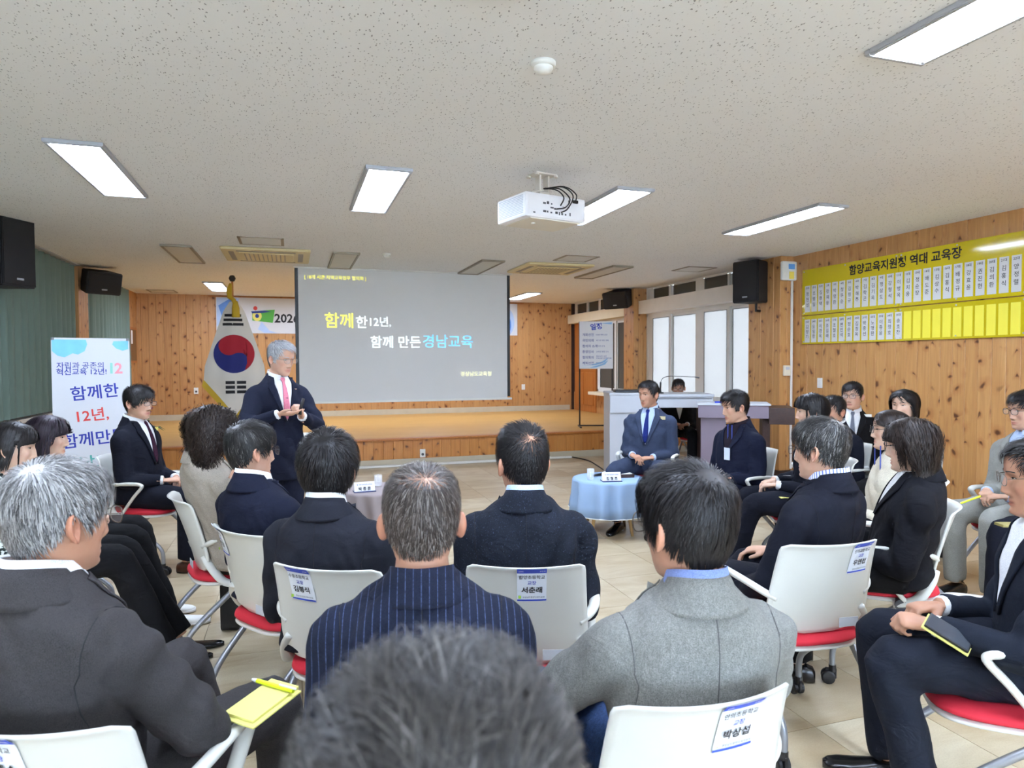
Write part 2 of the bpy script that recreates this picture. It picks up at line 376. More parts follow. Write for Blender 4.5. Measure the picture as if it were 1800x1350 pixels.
# right pilasters
def pilaster(nm, x0, x1, y0, y1, side, lab):
    o = slab(nm, (min(x0, x1)+.015*(side < 0), y0+.015, 0), (max(x0, x1)-.015*(side > 0), y1, CEIL), M_DKWOOD, lab)
    if side < 0:      # on the right wall: faces -x and -y
        planks(o, (x0, y0), 0, x1-x0, .1, CEIL, .11); planks(o, (x0, y1), -math.pi/2, y1-y0, .1, CEIL, .12)
    else:
        planks(o, (x0, y0), 0, x1-x0, .1, CEIL, .11); planks(o, (x1, y0), math.pi/2, y1-y0, .1, CEIL, .12)
pilaster('trim_1', 5.84, XR+.1, 7.10, 7.72, -1, 'pine clad pillar carrying the near right loudspeaker')
pilaster('trim_2', 5.86, XR+.1, 10.98, 11.36, -1, 'pine clad pillar between the right windows')
pilaster('trim_3', XL, -2.69, 10.44, 10.88, 1, 'pine clad pillar between the green curtains')
pilaster('trim_4', XL, -2.74, 13.43, YB, 1, 'pine clad pillar at the back left corner')
# outer right wall with window openings
XW = 6.15
wo = slab('wall_window', (XW+.02, 7.6, 0), (XW+.14, 14.3, .84), M_PLASTER, 'low wall under the right windows')
planks(wo, (XW-.03, YB), -math.pi/2, YB-11.36, ZS, .80, .12); planks(wo, (XW-.03, 10.98), -math.pi/2, 3.26, .1, .80, .12)
slab('trim_5', (5.96, 7.72, 2.34), (XW+.1, 10.98, 2.57), M_PLASTER, 'white beam over the near right window')
slab('trim_6', (5.96, 11.36, 2.34), (XW+.1, YB-.02, 2.53), M_CREAM, 'cream beam over the far right window')
slab('trim_7', (5.93, 7.72, .80), (XW+.1, 10.98, .85), M_FRAME, 'white window sill of the near right window')
slab('trim_8', (5.90, 11.36, .80), (XW+.1, 13.05, .86), M_CREAM, 'cream window sill of the far right window')
def window(nm, y0, y1, z0, z1, panes, lab, glass, fr=.05, rl=.06):
    o = struct(MB().box((XW-.03, y0, z0), (XW+.05, y1, z0+fr)).box((XW-.03, y0, z1-fr), (XW+.05, y1, z1)).box((XW-.03, y0, z0), (XW+.05, y0+fr, z1)).box((XW-.03, y1-fr, z0), (XW+.05, y1, z1)).build(nm, M_FRAME), lab)
    eds = [y0]+[v for p_ in panes for v in p_]+[y1]
    for k in range(0, len(eds), 2):
        if eds[k+1]-eds[k] > .05: MB().box((XW-.022, eds[k]+(.03 if k else 0), z0), (XW+.07, max(eds[k+1]-(.03 if k+2 < len(eds) else 0), eds[k]+.05), z1)).build('mullion', M_FRAME, o)
    for k, (a, b) in enumerate(panes):
        s = -.012 if k % 2 else .02
        MB().box((XW+s-.012, a-.045, z0+.03), (XW+s+.018, a, z1-.03)).box((XW+s-.012, b, z0+.03), (XW+s+.018, b+.045, z1-.03)).box((XW+s-.012, a, z0+.03*rl/.06), (XW+s+.018, b, z0+.03*rl/.06+rl)).box((XW+s-.012, a, z1-.03*rl/.06-rl), (XW+s+.018, b, z1-.03*rl/.06)).build('sash', M_FRAME, o)
        g0 = rl*1.5; MB().box((XW+s-.004, a, z0+g0), (XW+s+.004, b, z1-g0)).build('pane', glass[k] if isinstance(glass, list) else glass, o)
        MB().box((XW+s-.014, a-.003, z0+g0), (XW+s-.010, a+.006, z1-g0)).box((XW+s-.014, b-.006, z0+g0), (XW+s-.010, b+.003, z1-g0)).box((XW+s-.014, a, z1-g0-.008), (XW+s-.010, b, z1-g0)).build('gasket', M_BLACK, o)
    return o
window('window_1', 7.72, 10.98, .85, 2.34, [(7.95, 8.50), (8.60, 9.18), (9.45, 10.13), (10.21, 10.76)], 'white framed sliding window with frosted panes on the right', M_FROST)
window('window_2', 7.72, 10.98, 2.57, CEIL, [(7.95, 8.51), (8.59, 9.17), (9.45, 10.12), (10.23, 10.72)], 'strip of transom panes above the near right window', M_SMOKE, .02, .022)
window('window_3', 11.36, 13.05, .86, 2.34, [(11.5, 12.18), (12.28, 12.93)], 'white framed sliding window behind the schedule stand', [M_SMOKE, M_SMOKE])
window('window_4', 11.36, YB-.05, 2.53, CEIL, [(11.55, 12.2), (12.3, 12.9), (13.05, 13.55), (13.62, 14.1)], 'strip of transom panes above the far right window', M_SMOKE, .02, .022)
dr = struct(MB().box((XW-.05, 13.10, ZS), (XW+.02, 14.22, 2.34), .004).build('door_1', M_DOOR), 'brown wooden door at the far right corner')
for a, b in ((.55, 1.25), (1.38, 2.2)):
    for c, d in ((13.2, 13.6), (13.72, 14.12)): MB().box((XW-.066, c, a), (XW-.045, d, b), .006).build('door_panel', M_DOOR, dr)
o = MB().lathe([(.0, -.05), (.022, -.045), (.03, -.02), (.02, 0), (.012, .02)], 14).build('door_knob', plain('brass', (196, 160, 84), .3, .9), dr, True)
o.location = (XW-.1, 13.22, 1.35); o.rotation_euler = (0, R(90), 0)
slab('wall_far_right', (XW+.02, 13.05, 0), (XW+.14, YB, CEIL), M_PLASTER)
slab('wall_rear', (XL-.2, -5.1, 0), (XR+.2, -5, .85), M_PLASTER, 'low wall under the added rear windows')
slab('trim_10', (XL-.2, -5.1, 2.5), (XR+.2, -5, CEIL), M_PLASTER, 'beam over the added rear windows')
wr5 = struct(MB().box((XL-.2, -5.08, .85), (XR+.2, -5.0, .92)).box((XL-.2, -5.08, 2.43), (XR+.2, -5.0, 2.5)).build('window_fill', M_FRAME), 'row of unseen frosted windows added behind the camera for fill daylight')  # unseen windows, added so daylight fills in from behind the camera
for k in range(9):
    x0 = XL-.1+k*1.0; MB().box((x0, -5.07, .92), (x0+.08, -5.01, 2.43)).build('sash', M_FRAME, wr5); MB().box((x0+.08, -5.045, .92), (x0+1.0, -5.037, 2.43)).build('pane', M_FILLGLASS, wr5)
# left wall
wl = slab('wall_left', (XL-.12, -5, 0), (XL, YB, CEIL), M_PLASTER, 'left wall behind the curtains')
planks(wl, (XL+.02, 1.2), math.pi/2, 12.2, .1, .86, .128)
slab('trim_9', (XL, 1.2, .86), (XL+.12, 13.43, .90), M_FRAME, 'white window sill below the curtains')
# stage
st = slab('stage', (XL, YS+.03, 0), (XR+.2, YB, ZS-.03), M_DKWOOD, 'low wooden stage in front of the screen')
planks(st, (XL, YS+.012), 0, XR+.1-XL, .10, ZS-.03, .14, M_WOOD2)
MB().box((XL, YS-.03, ZS-.03), (XR+.2, YS+.1, ZS), .006).build('nosing', M_DOOR, st)
bw = .12
for i in range(int((YB-YS-.1)/bw)+1):
    y = YS+.1+i*bw
    MB().box((XL, y+.001, ZS-.03), (XR+.2, min(y+bw-.001, YB), ZS-.0005)).build('floorboard', M_BOARD, st)
slab('baseboard_stage', (XL, YS-.008, 0), (XR+.1, YS+.03, .10), M_BASE, 'stone coloured baseboard along the stage front')
slab('baseboard_back', (XL, YB-.035, ZS), (XR-.05, YB-.01, ZS+.11), M_BASE, 'stone coloured baseboard at the back of the stage')

# ================================================================ CEILING FITTINGS
def panel_light(x, y, lit, label, w=.316, ln=1.345):
    t = empty('ceiling_light', (x, y, CEIL)); f = .028; m = MB(); z0, z1 = -.022, 0
    for lo, hi in (((0, 0), (w, f)), ((0, ln-f), (w, ln)), ((0, f), (f, ln-f)), ((w-f, f), (w, ln-f))):
        m.box((lo[0], lo[1], z0), (hi[0], hi[1], z1), .004)
        m.box((lo[0]+.006, lo[1]+.006, z0-.004), (hi[0]-.006, hi[1]-.006, z0), 0)
    m.build('frame', M_ALU if lit else M_DGREY2, t)
    MB().box((f, f, -.016), (w-f, ln-f, -.006)).build('diffuser', M_LED if lit else M_LAMPOFF, t)
    return tag(t, label, 'ceiling light', 'ceiling panel lights')
M_DGREY2 = plain('dull_frame', (150, 140, 122), .5, .3)
cols = [(-1.36, 'first'), (.485, 'second'), (2.33, 'third'), (4.18, 'fourth')]
seen = {0: 'lit panel light at the left above the curtains', 1: 'lit panel light left of the projector', 2: 'lit panel light right of the projector', 3: 'lit panel light nearest the yellow board'}
for k, (x, nm) in enumerate(cols):
    panel_light(x, 4.62, True, seen[k])
    panel_light(x, .98, True, 'lit panel light cut off by the top right frame edge' if k == 2 else 'lit panel light overhead in the %s column, above the audience' % nm)
    panel_light(x, -2.7, True, 'lit panel light at the rear of the room, %s column' % nm)
    panel_light(x, 8.32 if k < 2 else 8.42, False, ['unlit beige panel light left of the air conditioner', 'unlit panel light just above the screen at its left half', 'unlit panel light just above the screen at its right end', 'unlit panel light right of the round air conditioner'][k])
panel_light(.49, 11.95, True, 'added lit panel light brightening the stage, hidden behind the left half of the screen'); panel_light(2.35, 12.0, True, 'added lit panel light brightening the stage, hidden behind the right half of the screen')  # both unseen lamps are added to brighten the stage and back wall
panel_light(-1.35, 11.92, True, 'lit panel light over the stage beside the flag'); panel_light(4.22, 12.1, True, 'lit panel light over the stage right of the screen')
def hatch(x, y, label, w=.46, d=.45):
    t = empty('ceiling_hatch', (x, y, CEIL)); m = MB(); f = .03
    for lo, hi in (((0, 0), (w, .012)), ((0, d-.012), (w, d)), ((0, 0), (f, d)), ((w-f, 0), (w, d))): m.box((*lo, -.010), (*hi, 0), .002)
    m.build('frame', M_DGREY2, t); MB().box((f, .012, -.006), (w-f, d-.012, -.001)).build('door', M_CEILP, t)
    return tag(t, label, 'hatch', 'ceiling access hatches')
M_CEILP = plain('hatch_board', (218, 216, 211), .9)
hatch(-.52, 7.6, 'square ceiling hatch in front of the left air conditioner'); hatch(3.225, 7.78, 'square ceiling hatch in front of the right air conditioner')
hatch(5.24, 8.23, 'square ceiling hatch near the transom windows'); hatch(-2.44, 13.5, 'square ceiling hatch above the back left corner')
def aircon(x, y, s, label):
    t = empty('ceiling_air_conditioner', (x, y, CEIL)); h = s/2
    MB().box((-h, -h, -.035), (h, h, 0), .02).build('panel', M_ACBEIGE, t)
    MB().box((-h*.62, -h*.62, -.046), (h*.62, h*.62, -.03), .008).build('intake_grille', M_ACBEIGE, t)
    for k in range(10): MB().box((-h*.5+k*h*.1, -h*.55, -.049), (-h*.5+k*h*.1+.012, h*.55, -.044)).build('grille_slat', M_DGREY2, t)
    for a in range(4):
        o = MB().box((-h*.66, h*.72, -.040), (h*.66, h*.84, -.034), .002).build('louvre', M_DGREY2, t); o.rotation_euler = (0, 0, a*math.pi/2)
    return tag(t, label, 'air conditioner', 'ceiling cassette air conditioners')
aircon(-.26, 8.74, .98, 'yellowed ceiling air conditioner above and left of the screen'); aircon(3.44, 8.9, .95, 'yellowed ceiling air conditioner right of the projector')
def detector(x, y, r, label):
    t = empty('smoke_detector', (x, y, CEIL))
    MB().lathe([(0, 0), (r, 0), (r, -.012), (r*.9, -.022), (r*.86, -.022)], 28).build('base', M_WHITE, t, True)
    MB().lathe([(r*.76, -.02), (r*.78, -.028), (r*.66, -.042), (r*.35, -.05), (0, -.051)], 28).build('dome', M_WHITE, t, True)
    return tag(t, label, 'smoke detector', 'ceiling detectors')
detector(1.067, 2.83, .055, 'white round smoke detector on the ceiling above the middle'); detector(1.11, 8.31, .05, 'small white detector on the ceiling above the screen')
# projector
pj = empty('projector', (1.70, 4.48, 0), R(-14))
px0, px1, py0, py1, pz0, pz1 = -.26, .24, -.15, .22, 2.455, 2.62
MB().box((px0, py0, pz0), (px1, py1, pz1), .018).build('body', plain('projector_white', (240, 240, 242), .35), pj)
MB().box((px0+.05, py0+.02, pz0-.006), (px1-.03, py1-.02, pz0+.004), .004).build('base_cover', plain('projector_base', (226, 220, 206), .5), pj)
for k in range(12): MB().box((px0-.003, py0+.03, pz0+.025+k*.0105), (px0+.004, py1-.03, pz0+.030+k*.0105)).build('vent_slat', M_LGREY, pj)
for k, (a, b, w, h) in enumerate([(-.12, .10, .022, .012), (-.09, .105, .018, .018), (-.055, .10, .01, .01), (-.06, .075, .026, .01), (-.03, .07, .02, .012), (-.12, .045, .024, .014), (-.09, .045, .012, .012), (-.06, .042, .014, .01), (-.02, .045, .02, .016), (.01, .042, .008, .02), (.03, .042, .014, .014), (.06, .04, .012, .01), (.1, .045, .008, .022), (.09, .13, .014, .02), (-.2, .03, .016, .008), (.04, .09, .03, .003), (.08, .09, .02, .003)]):
    MB().box((a, py0-.0015, pz0+b-h/2), (a+w, py0+.002, pz0+b+h/2)).build('port', M_DGREY, pj)
MB().lathe([(0, 0), (.014, 0), (.014, -.012), (0, -.013)], 14, (-.1, 0, pz0)).build('foot', M_WHITE, pj, True)
mt = MB().box((-.09, -.03, CEIL-.012), (.08, .09, CEIL), .003)
for x in (-.085, .075):
    for y in (-.025, .08): mt.lathe([(.016, 0), (.016, .012), (.009, .014), (.009, .022)], 10, (x, y, CEIL-.024))
mt.box((-.045, .0, 2.66), (-.03, .06, CEIL-.01), .003).box((.025, .0, 2.66), (.04, .06, CEIL-.01), .003).box((-.045, .0, 2.655), (.04, .06, 2.675), .003)
mt.tube([(-.16, -.09, 2.632), (.16, .12, 2.632)], .008, 6).tube([(-.16, .12, 2.632), (.16, -.09, 2.632)], .008, 6).tube([(-.02, -.01, 2.68), (-.18, -.1, 2.63)], .006, 6)
mt.build('ceiling_mount', plain('mount_cream', (222, 214, 200), .5), pj)
for pts in ([(.01, .02, 2.70), (.06, -.12, 2.69), (.10, -.19, 2.62), (.06, -.185, 2.53), (.025, -.155, 2.505)], [(.01, .02, 2.70), (.05, -.10, 2.68), (.08, -.18, 2.60), (.05, -.175, 2.54), (-.01, -.155, 2.525)],
            [(.0, .02, 2.70), (.09, -.1, 2.70), (.14, -.17, 2.64), (.145, -.16, 2.59)], [(.0, .0, 2.70), (.02, -.12, 2.66), (.03, -.18, 2.60), (.02, -.155, 2.55)]):
    MB().tube(curve(pts), .0045, 7).build('cable', M_BLACK, pj, True)
MB().box((.125, -.165, 2.58), (.165, -.145, 2.60), .003).build('plug', M_BLACK, pj)
tag(pj, 'white projector hanging from the ceiling with black cables', 'projector')

# ================================================================ SCREEN AND STAGE DRESSING
sc = empty('projection_screen', (0, 9.80, 0))
S0, S1, Z0s, Z1s = .10, 3.10, .95, 2.79
M_SCR = plain('screen_fabric', (226, 226, 224), .9, var=.015)
MB().box((S0, -.002, Z0s), (S1, .004, Z1s)).build('fabric', M_SCR, sc)
MB().box((S0-.045, -.004, Z0s+.02), (S0, .003, Z1s)).build('border', M_BLACK, sc); MB().box((S1, -.004, Z0s+.02), (S1+.045, .003, Z1s)).build('border', M_BLACK, sc)
MB().box((S0-.07, -.02, Z0s-.03), (S1+.07, .016, Z0s), .006).build('weight_bar', M_WHITE, sc)
MB().box((S0-.06, -.05, Z1s-.002), (S1+.06, .06, CEIL), .004).build('casing', M_WHITE, sc)
def glow(nm, c, e): return plain(nm, c, .9, em=e)
T_Y = glow('projected_yellow', (240, 236, 110), .34); T_W = glow('projected_white', (236, 246, 248), .32); T_B = glow('projected_blue', (120, 200, 250), .38); T_P = glow('projected_pale', (240, 240, 196), .32)
def st_text(s, px, py, size, mat, bold=.012, align='CENTER'):
    p = D(px, py, 10); t = (9.79-0)/p.y; q = Vector((0, 0, CAMZ))+(p-Vector((0, 0, CAMZ)))*t
    text('lettering', s, size, mat, sc, (q.x, -.004, q.z), bold=bold, align=align)
st_text('[ 18개 시군 지역교육업무 협의회 ]', 590, 488.5, .060, T_Y, .014); st_text('함께', 596, 563, .225, T_Y, .014); st_text('한', 636, 566, .185, T_W, .014); st_text('12년,', 669, 566, .155, T_W, .014)
st_text('함께 만든', 696, 601, .185, T_W, .014); st_text('경남교육', 788, 600, .208, T_B, .008); st_text('경상남도교육청', 837, 657, .075, T_P, .014)
tag(sc, 'large grey-white projection screen with yellow, white and blue Korean lettering', 'screen')
# banner on the back wall
M_VIN = plain('banner_vinyl', (212, 213, 214), .6, var=.03)
bn = empty('wall_banner', (0, YB-.03, 0)); MB().box((-1.37, -.006, 2.07), (4.75, 0, 2.765)).build('sheet', M_VIN, bn)
MB().tube([(-1.5, -.012, 2.775), (4.9, -.012, 2.775)], .008, 6).build('hanging_cord', M_DOOR, bn)
def wash(parent, pts, mat, y, nm='printed_wash'):
    mk(nm, np.array([(a, y, b) for a, b in pts]), [list(range(len(pts)))], mat, parent, False)
def disc(parent, cx_, cz, rx, rz, mat, y, nm='printed_wash', n=28, a0=0, a1=2*math.pi, wob=0.):
    pts = [(cx_+rx*math.cos(a)*(1+wob*math.sin(5*a+cx_*9)), cz+rz*math.sin(a)*(1+wob*math.cos(4*a))) for a in np.linspace(a0, a1, n, endpoint=a1-a0 < 6.28)]
    wash(parent, pts, mat, y, nm)
M_WASH1 = plain('pale_blue_print', (176, 200, 232), .6, var=.25, ns=3.); M_WASH2 = plain('blue_print', (96, 146, 220), .6, var=.4, ns=5.)
wash(bn, [(-1.36, 2.75), (-.95, 2.75), (-.98, 2.6), (-1.1, 2.45), (-1.2, 2.25), (-1.36, 2.2)], M_WASH1, -.0075); wash(bn, [(-1.33, 2.6), (-1.12, 2.74), (-1.0, 2.74), (-1.14, 2.55), (-1.16, 2.35), (-1.26, 2.36)], M_WASH2, -.009)
wash(bn, [(-.55, 2.30), (-.40, 2.12), (-.25, 2.08), (-.5, 2.08), (-.62, 2.15)], M_WASH1, -.0075)
wash(bn, [(-.72, 2.5), (-.3, 2.54), (-.34, 2.28), (-.72, 2.32)], plain('emblem_green', (84, 172, 66), .6), -.0085, 'emblem'); disc(bn, -.63, 2.41, .085, .1, plain('emblem_yellow', (232, 222, 110), .6), -.010, 'emblem')
disc(bn, -.63, 2.41, .035, .04, plain('emblem_navy', (40, 60, 130), .6), -.0115, 'emblem'); disc(bn, -.66, 2.56, .038, .042, plain('emblem_red', (206, 66, 54), .6), -.010, 'emblem')
wash(bn, [(-.74, 2.50), (-.50, 2.52), (-.36, 2.50), (-.5, 2.475), (-.72, 2.46)], plain('emblem_navy', (40, 60, 130), .6), -.0115, 'emblem')
text('lettering', '2026 지역교육업무협의회', .235, M_INK, bn, (-.31, -.008, 2.38), bold=.03, align='LEFT')
disc(bn, 4.50, 2.36, .18, .30, M_WASH1, -.0075); disc(bn, 4.50, 2.30, .11, .2, M_WASH2, -.009)
tag(bn, 'long white banner with blue washes and green emblem behind the screen', 'banner')
# national flag on its pole
FX, FY = -.77, 10.25
fg = empty('flag', (FX, FY, ZS))
MB().lathe([(0, 0), (.17, 0), (.17, .02), (.05, .05), (.02, .1), (.018, .12)], 20).build('stand', M_BLKMET, fg, True)
MB().tube([(0, 0, .1), (0, 0, 2.24)], .014, 10).build('pole', M_DOOR, fg)
o = MB().lathe([(0, 0), (.03, .01), (.045, .04), (.045, .055), (.03, .085), (0, .095)], 16, (0, 0, 2.22)).build('finial', M_BLKMET, fg, True)
def flag_pt(u, z, off=0.):       # u in -1..1 across, z above the stage
    hw = np.interp(z, [.35, .50, .85, 1.05, 1.45, 1.80, 1.95], [.02, .16, .40, .385, .255, .14, .05])
    x = u*hw+.02; y = -.05-.06*math.cos(u*1.45)-off+.012*math.sin(u*9)*min(1, (1.95-z))
    return (x, y, z)
nu, nv = 25, 33; V = []
for j in range(nv):
    for i in range(nu):
        u = i/(nu-1)*2-1; zt = np.interp(abs(u), [0, 1], [.36, .86]); z = zt+(1.94-zt)*(j/(nv-1))
        hw = np.interp(z, [.36, .86, 1.05, 1.45, 1.80, 1.95], [.38, .40, .385, .255, .14, .05])
        V.append((u*hw+.02, -.05-.06*math.cos(u*1.45)+.010*math.sin(u*9)*min(1, (1.95-z)), z))
fo = mk('cloth', np.array(V), grid_faces(nv, nu), plain('flag_white', (226, 222, 212), .8), fg)
fb = BVHTree.FromPolygons([Vector(v) for v in V], [list(f) for f in grid_faces(nv, nu)])
def on_flag(x, z, off=.004):
    h = fb.ray_cast(Vector((x, -1, z)), Vector((0, 1, 0)))[0]; return (x, (h.y if h else -.1)-off, z)
def flag_patch(pts, mat, nm, off=.004):
    bm = bmesh.new(); f = bm.faces.new([bm.verts.new((p[0], 0, p[1])) for p in pts])
    bmesh.ops.triangulate(bm, faces=[f]); bmesh.ops.subdivide_edges(bm, edges=bm.edges[:], cuts=2, use_grid_fill=True)
    V = [on_flag(v.co.x, v.co.z, off) for v in bm.verts]; bm.verts.index_update(); F = [[v.index for v in f.verts] for f in bm.faces]; bm.free()
    return mk(nm, np.array(V), F, mat, fg)
tc = (.015, 1.215); tr_ = .265; th = R(150)
arc = lambda c, r, a0, a1, n=18: [(c[0]+r*math.cos(a), c[1]+r*math.sin(a)) for a in np.linspace(a0, a1, n)]
def sub(c, a, d): return (c[0]+d*math.cos(a), c[1]+d*math.sin(a))
pa = th-.1      # taegeuk: red upper right, blue lower left
red = arc(tc, tr_, pa, pa-math.pi)+arc(sub(tc, pa-math.pi, tr_/2), tr_/2, pa-math.pi, pa-2*math.pi)[1:-1]+arc(sub(tc, pa, tr_/2), tr_/2, pa-math.pi, pa)[:-1]
blu = arc(tc, tr_, pa, pa+math.pi)+arc(sub(tc, pa+math.pi, tr_/2), tr_/2, pa+math.pi, pa)[1:-1]+arc(sub(tc, pa, tr_/2), tr_/2, pa+math.pi, pa+2*math.pi)[:-1]
flag_patch(arc(tc, tr_, 0, 2*math.pi, 40)[:-1], plain('flag_blue', (28, 36, 110), .8), 'taegeuk_blue', .004)
red2 = arc(tc, tr_, R(120), R(-60))+[sub(sub(tc, R(-60), tr_/2), a, tr_/2) for a in np.linspace(R(-60), R(-60)+math.pi, 14)][1:]+[sub(sub(tc, R(120), tr_/2), a, tr_/2) for a in np.linspace(R(-60), R(-60)-math.pi, 14)][1:-1]
flag_patch(red2, plain('flag_red', (166, 24, 40), .8), 'taegeuk_red', .007)
for k in range(3):
    z = 1.73-k*.062; hw = np.interp(z, [1.45, 1.8], [.255, .14]); flag_patch([(-hw*.62, z), (hw*.70, z), (hw*.70, z+.036), (-hw*.62, z+.036)], M_INK, 'trigram_bar', .006)
    for a, b in ((-.10, .02), (.045, .165)):
        z2 = .80-k*.066; flag_patch([(a, z2), (b, z2), (b, z2+.042), (a, z2+.042)], M_INK, 'trigram_bar', .006)
Vf = []; nf = 40
for k in range(nf+1):
    t = k/nf*2-1; x = t*.40+.02; z = np.interp(abs(t), [0, 1], [.36, .86])
    Vf += [(x, -.09+.03*abs(t), z+.012), (x*1.02-.02*(t < 0), -.088+.03*abs(t), z-.085)]
mk('fringe', np.array(Vf), grid_faces(nf+1, 2), M_GOLD, fg)
MB().add(*tube([(-.02, -.03, 2.19), (-.035, -.06, 2.1), (-.03, -.08, 2.0), (.02, -.13, 1.96), (.05, -.15, 1.9)], [.02, .04, .035, .03, .03], 8)).add(*tube([(.045, -.14, 1.94), (.05, -.15, 1.85), (.05, -.15, 1.72)], [.03, .05, .055], 10)).build('tassel', M_GOLD, fg, True)
tag(fg, 'white Korean flag with red and blue circle and gold fringe on a pole', 'flag')
# orchid on the stage
oc = empty('potted_orchid', (-1.83, 10.0, ZS))
MB().lathe([(0, 0), (.07, 0), (.095, .16), (.1, .17), (.085, .17), (.08, .15), (0, .15)], 18).build('pot', M_WHITE, oc, True)
for k in range(7):
    a = k*2.4+.3; d = Vector((math.cos(a), math.sin(a), 0)); P = [d*r+Vector((0, 0, .15+h)) for r, h in ((0, 0), (.07, .08), (.15, .10), (.22, .05))]
    MB().add(*tube(P, [.012, .028, .026, .004], 8, (1, .25))).build('leaf', plain('orchid_leaf', (58, 92, 46), .5), oc, True)
sp = curve([(0, 0, .15), (.02, 0, .35), (.05, -.01, .5), (.0, -.02, .56)]); MB().tube(sp, .004, 5).build('stem', plain('orchid_leaf', (58, 92, 46), .5), oc)
for k in range(9):
    p = sp[int(len(sp)*(.45+.06*k)) if len(sp)*(.45+.06*k) < len(sp) else -1]+np.array((random.uniform(-.04, .04), random.uniform(-.04, .0), random.uniform(-.02, .03)))
    mb = MB()
    for q in range(5):
        a = q*1.257; dd = np.array((math.cos(a), -.2, math.sin(a)))*.026
        mb.add(*tube([p, p+dd*.6, p+dd], [.003, .014, .003], 6, (1, .4)))
    mb.build('blossom', plain('orchid_purple', (124, 36, 130), .6), oc, True)
tag(oc, 'potted orchid with purple blossoms at the stage edge', 'plant')
# roll-up banner at the left
bx = empty('standing_banner', (-1.68, 6.86, 0), R(-17.5))
bw_, bt = .295, 1.715
MB().box((-bw_, -.002, .12), (bw_, .002, bt)).build('sheet', plain('standing_banner_vinyl', (204, 206, 210), .6, var=.02), bx)
MB().tube([(0, .03, .12), (0, .03, bt-.4)], .012, 8).tube([(0, .03, bt-.4), (-bw_+.01, .01, bt-.01)], .006, 6).tube([(0, .03, bt-.4), (bw_-.01, .01, bt-.01)], .006, 6).tube([(0, .03, .3), (-bw_, .02, .12)], .006, 6).tube([(0, .03, .3), (bw_, .02, .12)], .006, 6).tube([(0, .03, .3), (0, .45, .01)], .008, 6).tube([(-bw_, .02, .12), (-bw_, -.12, .01)], .008, 6).tube([(bw_, .02, .12), (bw_, -.12, .01)], .008, 6).build('stand', M_GREY, bx)
for x in (-1, 1): MB().lathe([(.012, 0), (.012, .02), (0, .022)], 8, (x*(bw_-.012), -.006, bt-.02)).build('corner_clip', M_GREY, bx)
M_AQ = plain('aqua_wash', (120, 194, 220), .6, var=.2, ns=8.); M_NVY = plain('banner_navy', (40, 52, 150), .7); M_RDI = plain('banner_red', (206, 62, 56), .7); M_TEAL = plain('banner_teal', (70, 160, 150), .7); M_PINK = plain('banner_pink', (232, 150, 160), .7); M_MINT = plain('banner_mint', (140, 206, 190), .7)
Y_ = -.0035
wash(bx, [(-.29, 1.70), (-.04, 1.70), (-.03, 1.66), (-.05, 1.60), (-.10, 1.57), (-.14, 1.58), (-.2, 1.545), (-.25, 1.56), (-.29, 1.6)], M_AQ, Y_); wash(bx, [(.17, 1.69), (.285, 1.695), (.285, 1.62), (.24, 1.605), (.19, 1.625), (.16, 1.66)], M_AQ, Y_)
text('lettering', '자립과 공존의', .062, M_NVY, bx, (-.085, Y_, 1.475)); text('lettering', '혁신교육 12년!', .062, M_NVY, bx, (-.075, Y_, 1.42), bold=.014)
text('lettering', '1', .13, M_MINT, bx, (.15, Y_, 1.448), bold=.04); text('lettering', '2', .13, M_PINK, bx, (.205, Y_, 1.448), bold=.04)
def brush(s, x, z, size, mat): text('lettering', s, size, mat, bx, (x, Y_, z), (1, 0, .08), (-.1, 0, 1), .012)
brush('함께한', .02, 1.24, .135, M_NVY); brush('12년,', .0, 1.035, .125, M_RDI); brush('함께만든', .01, .83, .135, M_NVY); brush('경남교육', .01, .62, .135, M_TEAL)
tag(bx, 'white standing banner with blue and red brush lettering beside the curtains', 'banner')
# schedule stand
ag = empty('schedule_stand', (4.78, 10.25, ZS), R(17)); hw = .27
MB().tube([(-hw, .01, .01), (-hw, .01, 1.75)], .013, 8).tube([(hw, .01, .01), (hw, .01, 1.75)], .013, 8).tube([(-hw, .01, .03), (hw, .01, .03)], .012, 8).tube([(-hw, -.18, .015), (-hw, .2, .015)], .014, 8).tube([(hw, -.18, .015), (hw, .2, .015)], .014, 8).build('frame', M_BLKMET, ag)
MB().box((-hw-.005, -.006, .97), (hw+.01, -.002, 1.75)).build('sheet', M_PAPER, ag)
M_SKY = plain('sky_print', (150, 196, 232), .7)
for a, b in ((.99, .03), (1.03, .022)): wash(ag, [(-.26, a-.01), (-.1, a), (.1, a+.06), (.2, a+.12), (.15, a+.05), (.0, a-.0)], M_SKY, -.008)
wash(ag, [(-.03, 1.71), (.26, 1.735), (.26, 1.70), (.1, 1.715)], M_SKY, -.008)
text('lettering', '일정', .11, M_BLUEINK, ag, (-.0, -.008, 1.665), (1, 0, .12), bold=.02)
M_VIO = plain('violet_ink', (104, 112, 170), .7)
for k, (a, b) in enumerate((('개회선언', '10:00 개회 선언'), ('국민의례', '국기에 대한 경례'), ('참석자 소개', '참석자 소개'), ('환영인사', '교육장 환영 인사'), ('협의회의', '경남교육 12년\n지역교육 업무협의회'), ('폐회선언', '폐회 선언'))):
    z = 1.53-k*.093; text('lettering', a, .052, M_VIO, ag, (-.225, -.008, z), align='LEFT', bold=.01); text('lettering', b, .03, M_VIO, ag, (.0, -.008, z), align='LEFT')
tag(ag, 'white schedule sheet on a black two-post stand on the stage', 'sign stand')
